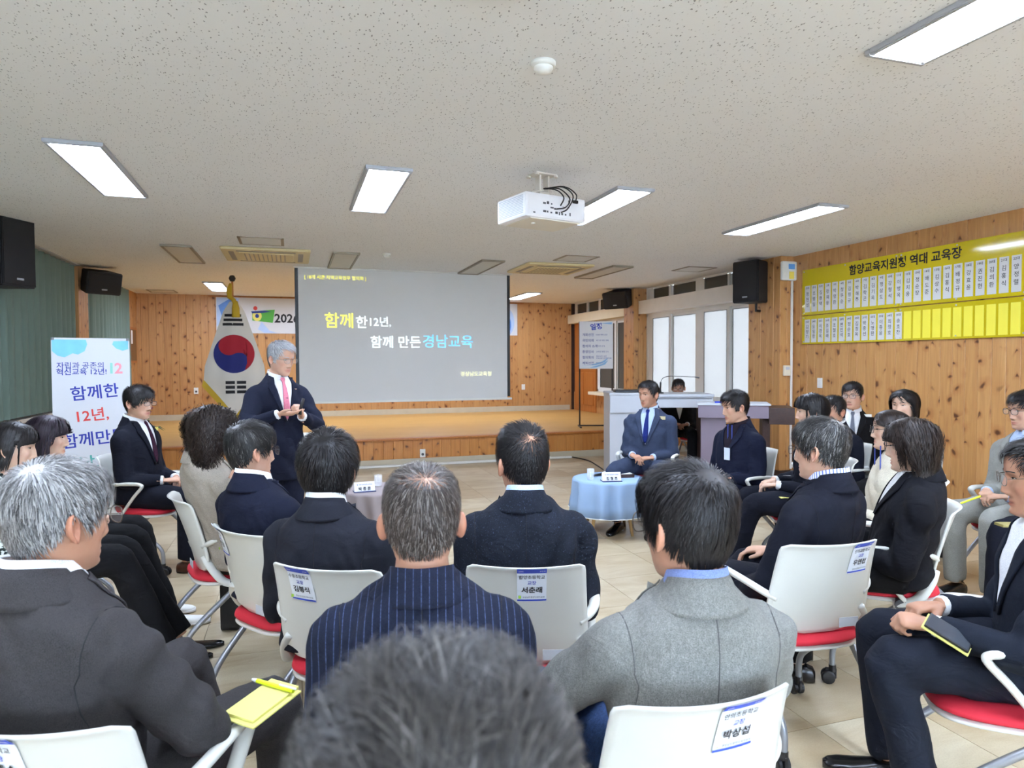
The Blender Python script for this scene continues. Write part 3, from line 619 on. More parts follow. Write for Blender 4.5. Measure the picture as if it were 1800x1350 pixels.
# lectern desk with microphone
dk = empty('lectern_desk', (3.70, 7.55, 0), R(19)); L0 = 1.26
MB().box((-.0, -.02, 0), (.47, .60, 1.075), .01).build('cabinet', M_LGREY, dk); MB().box((.0, -.05, .86), (.47, .0, 1.09), .01).build('front_panel', M_LGREY, dk)
MB().box((-.01, -.06, 1.075), (.48, .62, 1.105), .012).build('top', M_LGREY, dk)
MB().box((.47, -.03, .92), (L0, .62, 1.07), .008).build('drawer_unit', M_LGREY, dk); MB().box((.47, -.045, 1.05), (L0+.01, .63, 1.085), .008).build('worktop', M_LGREY, dk)
MB().box((.47, -.034, 1.028), (L0-.02, -.028, 1.036)).build('drawer_gap', M_DGREY, dk); MB().box((.08, .05, 1.105), (.42, .3, 1.135), .006).build('monitor_bezel', M_BLACK, dk)
o = MB().lathe([(0, 0), (.011, 0), (.011, .006), (0, .007)], 14).build('lock', plain('chrome', (210, 212, 216), .15, 1.), dk, True); o.location = (.39, -.05, .80); o.rotation_euler = (R(90), 0, 0)
MB().box((L0-.05, .02, 0), (L0, .6, .92), .004).build('end_panel', M_DKWOOD, dk)
tag(dk, 'light grey lectern desk with a drawer unit in front of the window', 'desk')
mc = empty('microphone', tuple(dk.matrix_basis @ Vector((.66, .2, 1.086))), R(19))
MB().lathe([(0, 0), (.045, 0), (.045, .012), (.015, .02), (.012, .05)], 16).build('base', M_BLACK, mc, True); MB().tube([(0, 0, .04), (.005, 0, .14)], .011, 8).build('handle', M_BLACK, mc)
MB().tube(curve([(.005, 0, .14), (.03, -.01, .19), (.10, -.03, .215), (.22, -.05, .215), (.42, -.06, .205)]), .0035, 6).build('gooseneck', M_BLACK, mc, True); MB().tube([(.42, -.06, .205), (.47, -.065, .195)], .009, 8).build('capsule', M_DGREY, mc)
tag(mc, 'black gooseneck microphone on the lectern desk', 'microphone')
d2 = empty('side_desk', (4.30, 6.55, 0), R(33)); M_PURP = plain('mauve_laminate', (128, 116, 130), .5)
MB().box((0, -.02, .86), (.74, .45, 1.0), .004).build('top_box', M_PURP, d2); MB().box((-.01, -.03, 1.0), (.76, .46, 1.02), .004).build('top', M_LGREY, d2); MB().box((.03, .03, 0), (.3, .42, .86), .004).build('pedestal', M_PURP, d2)
MB().box((.74, -.03, .80), (1.0, .45, .98), .006).build('drawer_box', M_DKWOOD, d2); MB().box((.68, .05, 0), (.76, .42, .86), .004).build('end_panel', M_DKWOOD, d2); MB().box((.18, .1, 1.02), (.27, .2, 1.035), .003).build('blue_box', M_BLUEINK, d2)
tag(d2, 'mauve and dark brown side desk behind the navy jacket man', 'desk')
# loudspeakers
def loudspeaker(loc, rz, tilt, size, label, br):
    t = empty('loudspeaker', loc); w, d, h = size; t.rotation_euler = (tilt, 0, rz)
    prof = [(-w/2, -d/2), (w/2, -d/2), (w*.36, d/2), (-w*.36, d/2)]
    V = [(x, y, z) for z in (-h/2, h/2) for x, y in prof]; V = np.array(V)
    bm = bmesh.new(); vs = [bm.verts.new(v) for v in V]
    for f in ([0, 1, 2, 3][::-1], [4, 5, 6, 7], [0, 1, 5, 4], [1, 2, 6, 5], [2, 3, 7, 6], [3, 0, 4, 7]): bm.faces.new([vs[i] for i in f])
    bmesh.ops.bevel(bm, geom=bm.edges[:], offset=.012, segments=2, affect='EDGES'); bm.verts.index_update()
    mk('cabinet', np.array([tuple(v.co) for v in bm.verts]), [[v.index for v in f.verts] for f in bm.faces], plain('loudspeaker_black', (30, 30, 34), .6, bump=.3, bs=200.), t, False); bm.free()
    MB().box((-w/2+.02, -d/2-.006, -h/2+.02), (w/2-.02, -d/2+.002, h/2-.02), .004).build('grille', plain('speaker_grille', (22, 22, 25), .7, bump=1., bs=500.), t)
    MB().box((-.035, -d/2-.009, -h/2+.06), (.035, -d/2-.005, -h/2+.078)).build('badge', M_ALU, t)
    MB().tube(br, .018, 8).build('bracket', M_BLKMET, t); MB().box((-.05, d/2-.01, -.08), (.05, d/2+.03, .08), .004).build('bracket_plate', M_BLKMET, t)
    return tag(t, label, 'loudspeaker', 'wall loudspeakers')
loudspeaker((5.66, 7.42, 2.50), R(-70), R(0), (.38, .30, .53), 'black loudspeaker on the pillar left of the yellow board', [(0, .1, -.26), (0, .1, -.36), (0, .3, -.36)])
loudspeaker((5.66, 11.15, 2.62), R(-58), R(16), (.5, .34, .3), 'black loudspeaker tilted on the pillar above the schedule stand', [(0, .1, 0), (0, .35, .0)])
loudspeaker((-2.47, 7.35, 2.50), R(62), R(0), (.36, .3, .62), 'black loudspeaker cut off at the left edge of the photo', [(0, .1, -.1), (0, .35, -.1)])
loudspeaker((-2.47, 10.55, 2.60), R(40), R(14), (.46, .30, .30), 'black loudspeaker tilted on the pillar between the curtains', [(0, .1, 0), (0, .4, .0)])
# small wall things
wbx = empty('control_box', (5.93, 7.085, 2.61)); MB().box((-.11, -.05, -.12), (.11, 0, .12), .02).build('case', M_WHITE, wbx); MB().box((-.02, -.0535, .02), (.07, -.05, .085)).build('sticker', plain('blue_sticker', (90, 150, 206), .6), wbx); MB().box((-.01, -.0535, -.1), (.06, -.05, -.01)).build('sticker', plain('yellow_sticker', (236, 214, 90), .6), wbx)
tag(wbx, 'white wall box with blue and yellow stickers beside the loudspeaker', 'wall box')
tag(MB().box((5.985, 7.065, .12), (6.01, 7.085, 2.49), .003).build('cable_duct', M_WHITE), 'white vertical cable duct on the pine pillar', 'cable duct')
th_ = empty('thermostat', (5.925, 7.085, 1.365)); MB().box((-.05, -.03, -.065), (.05, 0, .065), .006).build('case', plain('ivory_plastic', (228, 220, 198), .5), th_); MB().box((-.03, -.033, .01), (.03, -.03, .045)).build('display', M_LGREY, th_)
tag(th_, 'ivory thermostat on the pine pillar', 'thermostat')
def plate(loc, rz, label, holes=True):
    t = empty('wall_socket' if holes else 'light_switch', loc); t.rotation_euler = (0, 0, rz); MB().box((-.04, -.010, -.06), (.04, 0, .06), .004).build('plate', M_WHITE, t)
    if holes:
        o = MB().lathe([(0, 0), (.02, 0), (.02, .002), (0, .003)], 14).build('outlet', M_DGREY, t); o.location = (0, -.010, -.015); o.rotation_euler = (R(90), 0, 0)
    else: MB().box((-.025, -.014, -.04), (.025, -.01, .04), .003).build('rocker', M_WHITE, t)
    return tag(t, label, 'socket' if holes else 'switch')
plate((-1.75, YB-.016, .96), 0, 'white wall socket left of the flag'); plate((4.89, YB-.016, .93), 0, 'white wall plate right of the screen', False); plate((1.79, YS, .17), 0, 'white wall socket in the stage front'); plate((XR-.016, 6.62, 1.22), R(-90), 'white switch plate on the right wall', False)
tag(MB().box((-.2, 9.66, 0), (4.1, 9.725, .032), .01).build('floor_raceway', M_WHITE), 'long white cable raceway on the floor along the stage', 'raceway')
tag(MB().tube(curve([(4.1, 9.69, .015), (4.2, 9.3, .01), (4.12, 8.8, .01), (4.0, 8.2, .01), (4.05, 7.9, .05)]), .009, 6).build('floor_cable', M_BLACK, None, True), 'black cable running from the raceway to the lectern desk', 'cable')
nb = empty('notice_frame', (-2.735, 13.78, 1.82)); MB().box((0, -.27, -.32), (.03, .27, .32), .005).build('frame', M_DOOR, nb); MB().box((.028, -.23, -.28), (.033, .23, .28)).build('panel', plain('brown_panel', (120, 86, 50), .5), nb)
MB().box((.033, -.2, .02), (.036, -.1, .26)).build('paper_strip', M_PAPER, nb)
tag(nb, 'brown framed notice panel on the back left pillar', 'notice')
# curtains
def curtain(y0, y1, label, seed):
    rs = np.random.default_rng(seed); nz = 12; ny = int((y1-y0)/.016); ys = np.linspace(y0, y1, ny); ph = np.cumsum(rs.uniform(.6, 1.4, ny))*(2*math.pi*.016/.19)
    am = .035+.02*np.interp(ys, np.linspace(y0, y1, 30), rs.uniform(-1, 1, 30)); V = []
    for j in range(nz):
        t = j/(nz-1); z = .93+(CEIL-.02-.93)*t; k = 1-.35*t
        x = XL+.13+am*np.sin(ph)*k+.012*np.sin(ph*2+1.3)*(1-t); V.append(np.stack([x, ys+.012*np.sin(ph+1.)*(1-t), np.full(ny, z)], 1))
    V = np.concatenate(V); o = mk('curtain', V, grid_faces(nz, ny), plain('green_curtain', (112, 132, 122), .85, bump=.3, bs=400.)); o.data.materials[0].use_backface_culling = False
    return tag(o, label, 'curtain', 'green curtains')
curtain(2.4, 10.42, 'long pleated grey-green curtain at the left edge', 1); curtain(10.9, 13.42, 'short pleated grey-green curtain between the left pillars', 2)
tag(MB().box((XL, 2.3, CEIL-.016), (XL+.2, 10.40, CEIL-.002), .004).build('curtain_rail', M_ALU), 'curtain rail above the long green curtain', 'curtain rail')

# ================================================================ YELLOW BOARD
yb = empty('name_board', (XR-.03, 6.91, 0)); Yw = 2.72; M_YEL = plain('yellow_acrylic', (198, 178, 30), .08, var=.04); M_YEL2 = plain('bright_yellow_card', (238, 224, 70), .5)
def ybox(nm, u0, u1, z0, z1, x0, x1, mat, par=yb, ch=0.): return MB().box((-x1, -u1, z0), (-x0, -u0, z1), ch).build(nm, mat, par)
for u0, u1 in ((0, 1.395), (1.40, Yw)):
    for z0, z1 in ((1.69, 2.035), (2.045, 2.60)): ybox('acrylic_panel', u0, u1, z0, z1, 0, .008, M_YEL, yb, .002)
for u in (.03, .68, 1.37, 1.43, 2.05, 2.68):
    for z in (1.72, 2.01, 2.07, 2.575):
        o = MB().lathe([(0, 0), (.009, 0), (.007, .005), (0, .006)], 10).build('screw', M_ALU, yb); o.location = (-.008, -u, z); o.rotation_euler = (0, R(-90), 0)
text('lettering', '함양교육지원청 역대 교육장', .118, M_INK, yb, (-.0095, -1.42, 2.505), (0, -1, 0), bold=.03)
N1 = '정현섭 조병일 김용택 장재용 박영환 정우순 김형규 박해주 김학곤 김기옥 정삼도 강형석 이병옥 김치웅 정순장 배도준 김상수 김홍식 배정규 강효윤 권진현 김의환 김홍식 양정렬'.split()
N2 = '김정기 오임창 이경옥 조길래 조철호 변민석 정순호 김정옥 박종선 노병환 이종윤 최정호 송호찬'.split(); CW = .1095
M_CARD = plain('name_card', (214, 214, 212), .6)
for r_, (names, zt) in enumerate(((N1, 2.40), (N2, 1.99))):
    for k in range(24):
        u = .05+k*CW; zb = zt-.32 if r_ == 0 else zt-.28
        if k >= len(names): ybox('blank_card', u, u+.085, zb, zt, .008, .011, M_YEL2); continue
        c = ybox('name_card', u, u+.085, zb, zt, .008, .0105, M_CARD)
        num = ('%d대' % (k-1)) if r_ == 0 and k > 2 else ('초대' if r_ == 0 else '%d대' % (23+k))
        h = zt-zb; text('lettering', num, .03, M_INK, c, (-.0115, -u-.042, zt-.028), (0, -1, 0), bold=.01)
        for q, chh in enumerate(names[k]): text('lettering', chh, .052, M_INK, c, (-.0115, -u-.042, zt-.028-h*(.22+.21*q)), (0, -1, 0), bold=.008)
        for q in range(2): text('lettering', '2004.3.1', .014, M_DGREY, c, (-.0115, -u-.042, zb+.018+q*.016), (0, -1, 0)) if False else None
tag(yb, 'yellow acrylic board with rows of white name cards on the right wall', 'board')
# ================================================================ CHAIRS
def make_chair():
    t = empty('conference_chair')
    nu, nv, th = 27, 27, .011; front = []; back = []
    for j in range(nv):
        v = j/(nv-1); z = .465+.365*v
        e = .30; hw = .212-.022*max(0, v-.3)
        if v < e: hw *= .30+.70*(1-(1-v/e)**2.4)**(1/2.4)
        if v > .93: hw -= .022*(1-math.sqrt(max(0, 1-((v-.93)/.07)**2)))
        for i in range(nu):
            u = i/(nu-1)*2-1; x = u*hw
            y = -.165-.085*v-.03*v*v+.055*(x/.2)**2*(.4+.6*v)-.014*max(0, (v-.93)/.07)**2
            front.append((x, y, z)); back.append((x, y-th, z))
    n = nu*nv; F = [list(f[::-1]) for f in grid_faces(nv, nu).tolist()]+[[a+n for a in f] for f in grid_faces(nv, nu).tolist()]
    ring = [i for i in range(nu)]+[j*nu+nu-1 for j in range(1, nv)]+[(nv-1)*nu+i for i in range(nu-2, -1, -1)]+[j*nu for j in range(nv-2, 0, -1)]
    F += [[ring[k], ring[(k+1) % len(ring)], ring[(k+1) % len(ring)]+n, ring[k]+n] for k in range(len(ring))]
    bk = mk('backrest', np.array(front+back), F, M_CHAIR, t)
    for s in (-1, 1):
        a = curve([(s*.178, -.170, .605), (s*.218, -.150, .628), (s*.243, -.09, .645), (s*.252, .06, .652), (s*.252, .115, .645), (s*.251, .118, .625), (s*.248, .06, .56), (s*.24, -.01, .47), (s*.232, -.045, .425)], 6)
        b = curve([(s*.172, -.165, .555), (s*.208, -.145, .505), (s*.232, -.10, .44), (s*.236, -.045, .415), (s*.228, .0, .405)], 6)
        ra = np.interp(np.linspace(0, 1, len(a)), [0, .15, .5, 1], [.02, .021, .02, .016]); rb = np.linspace(.026, .016, len(b))
        MB().tube(a, ra, 10, (1, .62)).tube(b, rb, 10, (1.1, .55)).build('armrest', M_CHAIR, t, True)
        MB().tube([(s*.205, -.03, .405), (s*.245, -.03, .405)], .026, 14).build('hub', M_DGREY, t)
        for k, pts in enumerate(([(s*.225, -.03, .40), (s*.222, .06, .335), (s*.215, .17, .245), (s*.21, .225, .19), (s*.208, .24, .14), (s*.208, .24, .078)],
                                 [(s*.225, -.03, .40), (s*.22, -.10, .34), (s*.212, -.20, .25), (s*.206, -.25, .19), (s*.204, -.265, .14), (s*.204, -.265, .078)])):
            lg = MB().tube(curve(pts, 5), .0135, 10).build('leg', M_GREY, t, True)
            p = pts[-1]; ca = MB(); sg = 1 if k == 0 else -1
            ca.lathe([(0, 0), (.016, 0), (.016, .03), (0, .03)], 10, (p[0], p[1], .055))
            ca.box((p[0]-.006, p[1]-.03*0-.018, .022), (p[0]+.006, p[1]+.03, .07), .004)
            for w in (-1, 1):
                V, Fc = tube([(p[0]+w*.007, p[1]+.018, .030), (p[0]+w*.010, p[1]+.018, .030), (p[0]+w*.022, p[1]+.018, .030), (p[0]+w*.025, p[1]+.018, .030)], [.027, .030, .030, .025], 18); ca.add(V, Fc)
            ca.build('caster', M_BLACK, lg, False)
    MB().tube([(-.225, -.03, .395), (.225, -.03, .395)], .013, 8).build('crossbar', M_GREY, t)
    def pad(z0, z1, sx, sy, nm, mat, bulge):
        V = []; na, nr = 40, 7
        prof = [(0, z0), (.92, z0), (1, z0+(z1-z0)*.35), (.985, z0+(z1-z0)*.75), (.9, z1), (.5, z1+bulge), (0, z1+bulge)]
        for r, z in prof:
            for k in range(na):
                a = 2*math.pi*k/na; c, s = math.cos(a), math.sin(a); e = 2/3.4
                x = sx*r*math.copysign(abs(c)**e, c); y = sy*r*math.copysign(abs(s)**e, s); V.append((x*(1-.10*(y < 0)*abs(y)/sy), y+.01, z-.012*(y > 0)*(y/sy)**4))
        return mk(nm, np.array(V), grid_faces(len(prof), na, True), mat, t)
    pad(.425, .458, .225, .225, 'seat_cushion', M_RED, .004); pad(.405, .427, .222, .222, 'seat_pan', M_CHAIR, 0)
    MB().box((.055, -.2175, .495), (.135, -.2155, .53)).build('inventory_sticker', M_LGREY, t)
    return t
CH0 = make_chair(); used_chair = [False]
def chair_at(px, py, yaw, label):          # placed by the middle of its back edge, .83 m above the floor
    v = cx*((px-900)/FPX)+cy*((py-675)/FPX)+fw; p = Vector((0, 0, CAMZ))+v*((.83-CAMZ)/v.z); a = R(yaw)
    x, y = p.x+math.sin(a)*.27, p.y+math.cos(a)*.27; chair(x, y, a, label); return (x, y, a)
def chair(x, y, yaw, label):
    t = CH0 if not used_chair[0] else copy_tree(CH0); used_chair[0] = True
    t.location = (x, y, 0); t.rotation_euler = (0, 0, -yaw)
    return tag(t, label, 'chair', 'white conference chairs with red seats')
M_BAND = plain('sign_blue', (48, 76, 190), .6); M_SIGN = plain('sign_paper', (238, 243, 248), .7, var=.02); M_GRN = plain('sign_green', (150, 186, 60), .7)
def chair_sign(ch_xyyaw, lines, label, dx=0., h=.128, w=.096):
    x, y, yaw = ch_xyyaw; t = empty('paper_sign', (x, y, 0), yaw)
    # lies on the back face of the backrest, near its top edge
    z1 = .832; tilt = .115/.365
    def by(z, xx): v = (z-.465)/.365; return -.165-.085*v-.03*v*v+.055*(xx/.2)**2*(.4+.6*v)-.014*max(0, (v-.93)/.07)**2-.0125
    n = 9; V = []; zs = np.linspace(z1-h, z1, n); xs = np.linspace(dx-w/2, dx+w/2, 5)
    for off in (0, -.0008):
        for z in zs:
            for xx in xs: V.append((xx, by(z, xx)-.001+off, z))
    m = n*5; F = grid_faces(n, 5).tolist(); mk('sheet', np.array(V), [f[::-1] for f in F]+[[a+m for a in f] for f in F], M_SIGN, t, False)
    def band(za, zb, mat):
        V = [(xx, by(z, xx)-.0032, z) for z in (za, zb) for xx in xs]; mk('band', np.array(V), grid_faces(2, 5), mat, t, False)
    band(z1-.023, z1-.004, M_BAND); band(z1-h+.002, z1-h+.008, M_BAND)
    za = z1-.013; xa = (1, 0, 0)
    def tx(s, z, size, mat, bold=.01, xo=0.):
        ya = (0, by(z+.01, dx)-by(z-.01, dx), .02); text('lettering', s, size, mat, t, (dx+xo, by(z, dx+xo)-.0042, z), (1, 2*.055*dx/.04*(.4+.6*(z-.465)/.365), 0), ya, bold)
    tx('2026. 지역교육업무협의회', z1-.0138, .0082, M_PAPER); tx(lines[0], z1-.037, .0156, M_INK); tx(lines[1], z1-.058, .016, M_BLUEINK); tx(lines[2], z1-.084, .0255, M_INK, .02)
    tx('경상남도함양교육지원청', z1-.111, .0072, M_DGREY, .005, .006); zz = z1-.111
    V = [(dx-.04+a, by(zz, dx)-.0036, zz+b) for a, b in ((-.004, -.005), (.005, -.005), (.005, .005), (-.004, .005))]; mk('emblem', np.array(V), [[0, 1, 2, 3]], M_GRN, t, False)
    return tag(t, label, 'sign', 'name signs taped to the chair backs')
# ================================================================ TABLES
def cloth_table(loc, r, h, drop, mat, hem, label, seed):
    t = empty('round_table', loc); MB().lathe([(0, h-.03), (r*.97, h-.03), (r*.98, h-.004), (0, h-.004)], 32).build('table_top', M_LTWOOD, t)
    for k in range(4):
        a = k*math.pi/2+.5; MB().tube([(r*.5*math.cos(a), r*.5*math.sin(a), h-.03), (r*.78*math.cos(a), r*.78*math.sin(a), 0)], [.02, .013], 10).build('leg', M_LTWOOD, t, True)
    c = empty('tablecloth', loc); rs = np.random.default_rng(seed); na = 120; A = np.arange(na)*2*math.pi/na; V = []
    wv = np.sin(A*11+1+.6*np.sin(A*3))*.75+.3*np.sin(A*17+.4)+.25*np.sin(A*5+2.)
    for k, (rr, z, am) in enumerate([(0, h, 0), (r*.5, h, 0), (r*.93, h, 0), (r*.99, h-.004, 0), (r*1.01, h-.02, .1), (r*1.02, h-.35*drop, .5), (r*1.04, h-.7*drop, .85), (r*1.06, h-drop, 1), (r*1.055, h-drop, 1)]):
        q = rr+am*.045*wv; V.append(np.stack([q*np.cos(A), q*np.sin(A), z+.012*am*wv*(k > 6)], 1))
    mk('cloth', np.concatenate(V), grid_faces(9, na, True), mat, c)
    q = r*1.06+.0455*wv; P = np.stack([q*np.cos(A), q*np.sin(A), h-drop+.012*wv], 1); P = np.vstack([P, P[:1]])
    MB().tube(P, .004, 5, cap=False).build('hem', hem, c, True)
    tag(t, 'round table with pale wooden legs under the %s cloth' % label, 'table', 'round cloth tables'); tag(c, '%s cloth draped over a small round table' % label, 'tablecloth', 'round tablecloths')
    return t
BT = D(1070, 850, 5.95); cloth_table((BT.x, BT.y, 0), .315, .475, .30, plain('sky_blue_cloth', (146, 172, 204), .8, bump=.3, bs=300.), M_WHITE, 'sky blue', 3)
MT = D(662, 855, 5.5); cloth_table((MT.x, MT.y, 0), .29, .475, .40, plain('mauve_cloth', (150, 138, 138), .8, bump=.3, bs=300.), plain('mauve_hem', (150, 138, 138), .8), 'mauve grey', 5)
def glass(x, y, z, label):
    t = empty('drinking_glass', (x, y, z)); MB().lathe([(0, 0), (.028, 0), (.033, .095), (.031, .095), (.0265, .006), (0, .006)], 20).build('tumbler', M_GLASS, t, True)
    for k in range(8): a = k*.785; MB().tube([(.029*math.cos(a), .029*math.sin(a), .01), (.0315*math.cos(a), .0315*math.sin(a), .06)], .002, 5).build('flute', M_GLASS, t)
    return tag(t, label, 'glass', 'water glasses')
glass(BT.x-.20, BT.y-.06, .475, 'cut water glass on the sky blue tablecloth'); glass(MT.x+.02, MT.y+.06, .475, 'water glass on the mauve grey tablecloth')
def name_tent(x, y, z, yaw, s, label):
    t = empty('name_tent', (x, y, z), yaw); V = [(-.08, -.03, 0), (.08, -.03, 0), (.08, .0, .075), (-.08, .0, .075), (-.08, .03, 0), (.08, .03, 0)]
    mk('card', np.array(V), [[0, 1, 2, 3], [3, 2, 5, 4], [0, 3, 4], [1, 5, 2], [0, 4, 5, 1]], M_PAPER, t, False); MB().box((-.085, -.05, -.0), (.085, .045, .006), .002).build('base', plain('navy_base', (34, 44, 92), .5), t)
    text('lettering', '제 18대 경상남도교육감', .0125, M_BLUEINK, t, (0, -.0125, .056), ya=(0, .03, .075), bold=.01); text('lettering', s, .030, M_INK, t, (0, -.0255, .026), ya=(0, .03, .075), bold=.03)
    return tag(t, label, 'name card', 'tent name cards')
name_tent(BT.x-.06, BT.y-.17, .476, R(12), '정 형 조', 'white tent name card on the sky blue tablecloth'); name_tent(MT.x-.11, MT.y-.12, .476, R(-4), '박 종 훈', 'white tent name card on the mauve grey tablecloth')
fo_ = empty('document_tray', (BT.x+.10, BT.y+.02, .476), R(8)); MB().box((-.12, -.09, 0), (.12, .09, .012), .003).box((-.12, -.09, .012), (.12, -.08, .03)).box((.11, -.09, .012), (.12, .09, .03)).build('tray', M_DKWOOD, fo_); MB().box((-.11, -.075, .012), (.105, .08, .034), .001).build('paper_stack', M_PAPER, fo_); MB().tube([(-.10, -.055, .038), (0.0, -.06, .038)], .004, 6).build('pen', M_BLACK, fo_)
tag(fo_, 'dark document tray with papers on the sky blue tablecloth', 'tray')
mcx = empty('handheld_microphone', (BT.x-.12, BT.y+.06, .476), R(70)); MB().tube([(0, 0, .014), (.0, .11, .014)], [.009, .013], 8).build('handle', M_BLACK, mcx, True); MB().lathe([(0, 0), (.017, .008), (.017, .024), (0, .034)], 10, (0, .11, -.002)).build('head', M_DGREY, mcx, True)
tag(mcx, 'black microphone lying on the sky blue tablecloth', 'microphone')
bg = empty('document_bag', (-.30, 4.22, 0), R(-75)); MB().box((-.19, -.055, .0), (.19, .055, .27), .02).build('body', plain('black_leather', (30, 30, 33), .5, bump=.3, bs=150.), bg); MB().tube([(-.17, -.058, .262), (.17, -.058, .262)], .004, 6).build('zip', M_DGREY, bg); MB().tube(curve([(-.09, 0, .26), (-.08, 0, .34), (.08, 0, .34), (.09, 0, .26)]), .009, 8).build('handle', M_BLACK, bg, True)
tag(bg, 'black leather document bag on the floor under the left chairs', 'bag')
# ================================================================ PEOPLE
def cloth_mat(name, c, kind='plain', c2=None):
    if sum(c) < 330: c = tuple(v*.60 for v in c)
    m, n, l, b = new_mat(name); tc = n.new('ShaderNodeTexCoord'); P = tc.outputs['Object']
    fine = noise(n, l, mapping(n, l, P, (900, 900, 420)), 1., 1); big = noise(n, l, P, 7., 3)
    k = .35 if kind != 'tweed' else .6
    col = mix(n, l, ramp(n, l, fine, .3, .7), rgb(tuple(x*(1-k*.5) for x in c)), rgb(tuple(min(255, x*(1+k*.45)+2) for x in c)))
    col = mix(n, l, ramp(n, l, big, .35, .7, 0, .3), col, rgb(tuple(x*.8 for x in c)))
    if kind == 'pin':
        sx = n.new('ShaderNodeSeparateXYZ'); l.new(P, sx.inputs[0])
        w = math_(n, l, 'FRACT', math_(n, l, 'MULTIPLY', sx.outputs[0], 60.)); s = math_(n, l, 'LESS_THAN', w, .10)
        dash = ramp(n, l, noise(n, l, mapping(n, l, P, (300, 300, 260)), 1., 1), .3, .6, .08, .34)
        col = mix(n, l, math_(n, l, 'MULTIPLY', s, dash), col, rgb(c2 or (120, 140, 180)))
    if kind == 'fleck':
        v = noise(n, l, mapping(n, l, P, (260, 260, 170)), 1., 2, .7); col = mix(n, l, ramp(n, l, v, .62, .76, 0, .42), col, rgb(c2 or (130, 150, 180)))
    if kind == 'tweed':
        v = noise(n, l, mapping(n, l, P, (160, 160, 60)), 1., 3, .7); col = mix(n, l, ramp(n, l, v, .38, .68, 0, .55), col, rgb(c2 or tuple(x*.62 for x in c)))
    if kind == 'stripe':
        sx = n.new('ShaderNodeSeparateXYZ'); l.new(P, sx.inputs[0]); at = math_(n, l, 'ARCTAN2', sx.outputs[0], sx.outputs[1])
        s = math_(n, l, 'LESS_THAN', math_(n, l, 'FRACT', math_(n, l, 'MULTIPLY', at, 12.)), .35); col = mix(n, l, s, col, rgb(c2))
    if kind == 'knit':
        v = n.new('ShaderNodeTexVoronoi'); v.inputs['Scale'].default_value = 110; l.new(P, v.inputs['Vector']); cs = n.new('ShaderNodeSeparateColor'); l.new(v.outputs['Color'], cs.inputs[0])
        col = mix(n, l, ramp(n, l, cs.outputs[0], .5, .6), col, rgb(c2))
    l.new(col, b.inputs['Base Color']); b.inputs['Roughness'].default_value = .88; b.inputs['Specular IOR Level'].default_value = .2
    wr = noise(n, l, mapping(n, l, P, (9, 9, 14)), 1., 3, .5, .8)
    h = math_(n, l, 'ADD', math_(n, l, 'MULTIPLY', wr, 5.), math_(n, l, 'MULTIPLY', fine, .10)); bump(n, l, b, h, .45, .004)
    return m
_sk = {}
def skin_mat(c):
    if c in _sk: return _sk[c]
    m, n, l, b = new_mat('skin'); at = n.new('ShaderNodeAttribute'); at.attribute_name = 'tint'
    tc = n.new('ShaderNodeTexCoord'); v = noise(n, l, tc.outputs['Object'], 28., 3)
    col = mix(n, l, ramp(n, l, v, .3, .7, 0, .5), rgb(c), rgb((c[0]*.97, c[1]*.90, c[2]*.87)))
    mm = n.new('ShaderNodeMix'); mm.data_type = 'RGBA'; mm.blend_type = 'MULTIPLY'; mm.inputs[0].default_value = 1.; l.new(col, mm.inputs[6]); l.new(at.outputs['Color'], mm.inputs[7])
    l.new(mm.outputs[2], b.inputs['Base Color']); b.inputs['Roughness'].default_value = .48; b.inputs['Specular IOR Level'].default_value = .35
    b.inputs['Subsurface Weight'].default_value = .12; b.inputs['Subsurface Radius'].default_value = (.012, .005, .003); b.inputs['Subsurface Scale'].default_value = .6
    _sk[c] = m; return m
def hair_mat(name, c1, c2, gray=0., gc=(176, 174, 172)):
    m, n, l, b = new_mat(name); g = n.new('ShaderNodeNewGeometry'); r = g.outputs['Random Per Island']
    col = mix(n, l, r, rgb(c1), rgb(c2))
    if gray > 0: col = mix(n, l, ramp(n, l, math_(n, l, 'FRACT', math_(n, l, 'MULTIPLY', r, 17.3)), 1-gray-.02, 1-gray+.02), col, rgb(gc))
    l.new(col, b.inputs['Base Color']); b.inputs['Roughness'].default_value = .46; b.inputs['Specular IOR Level'].default_value = .34
    return m
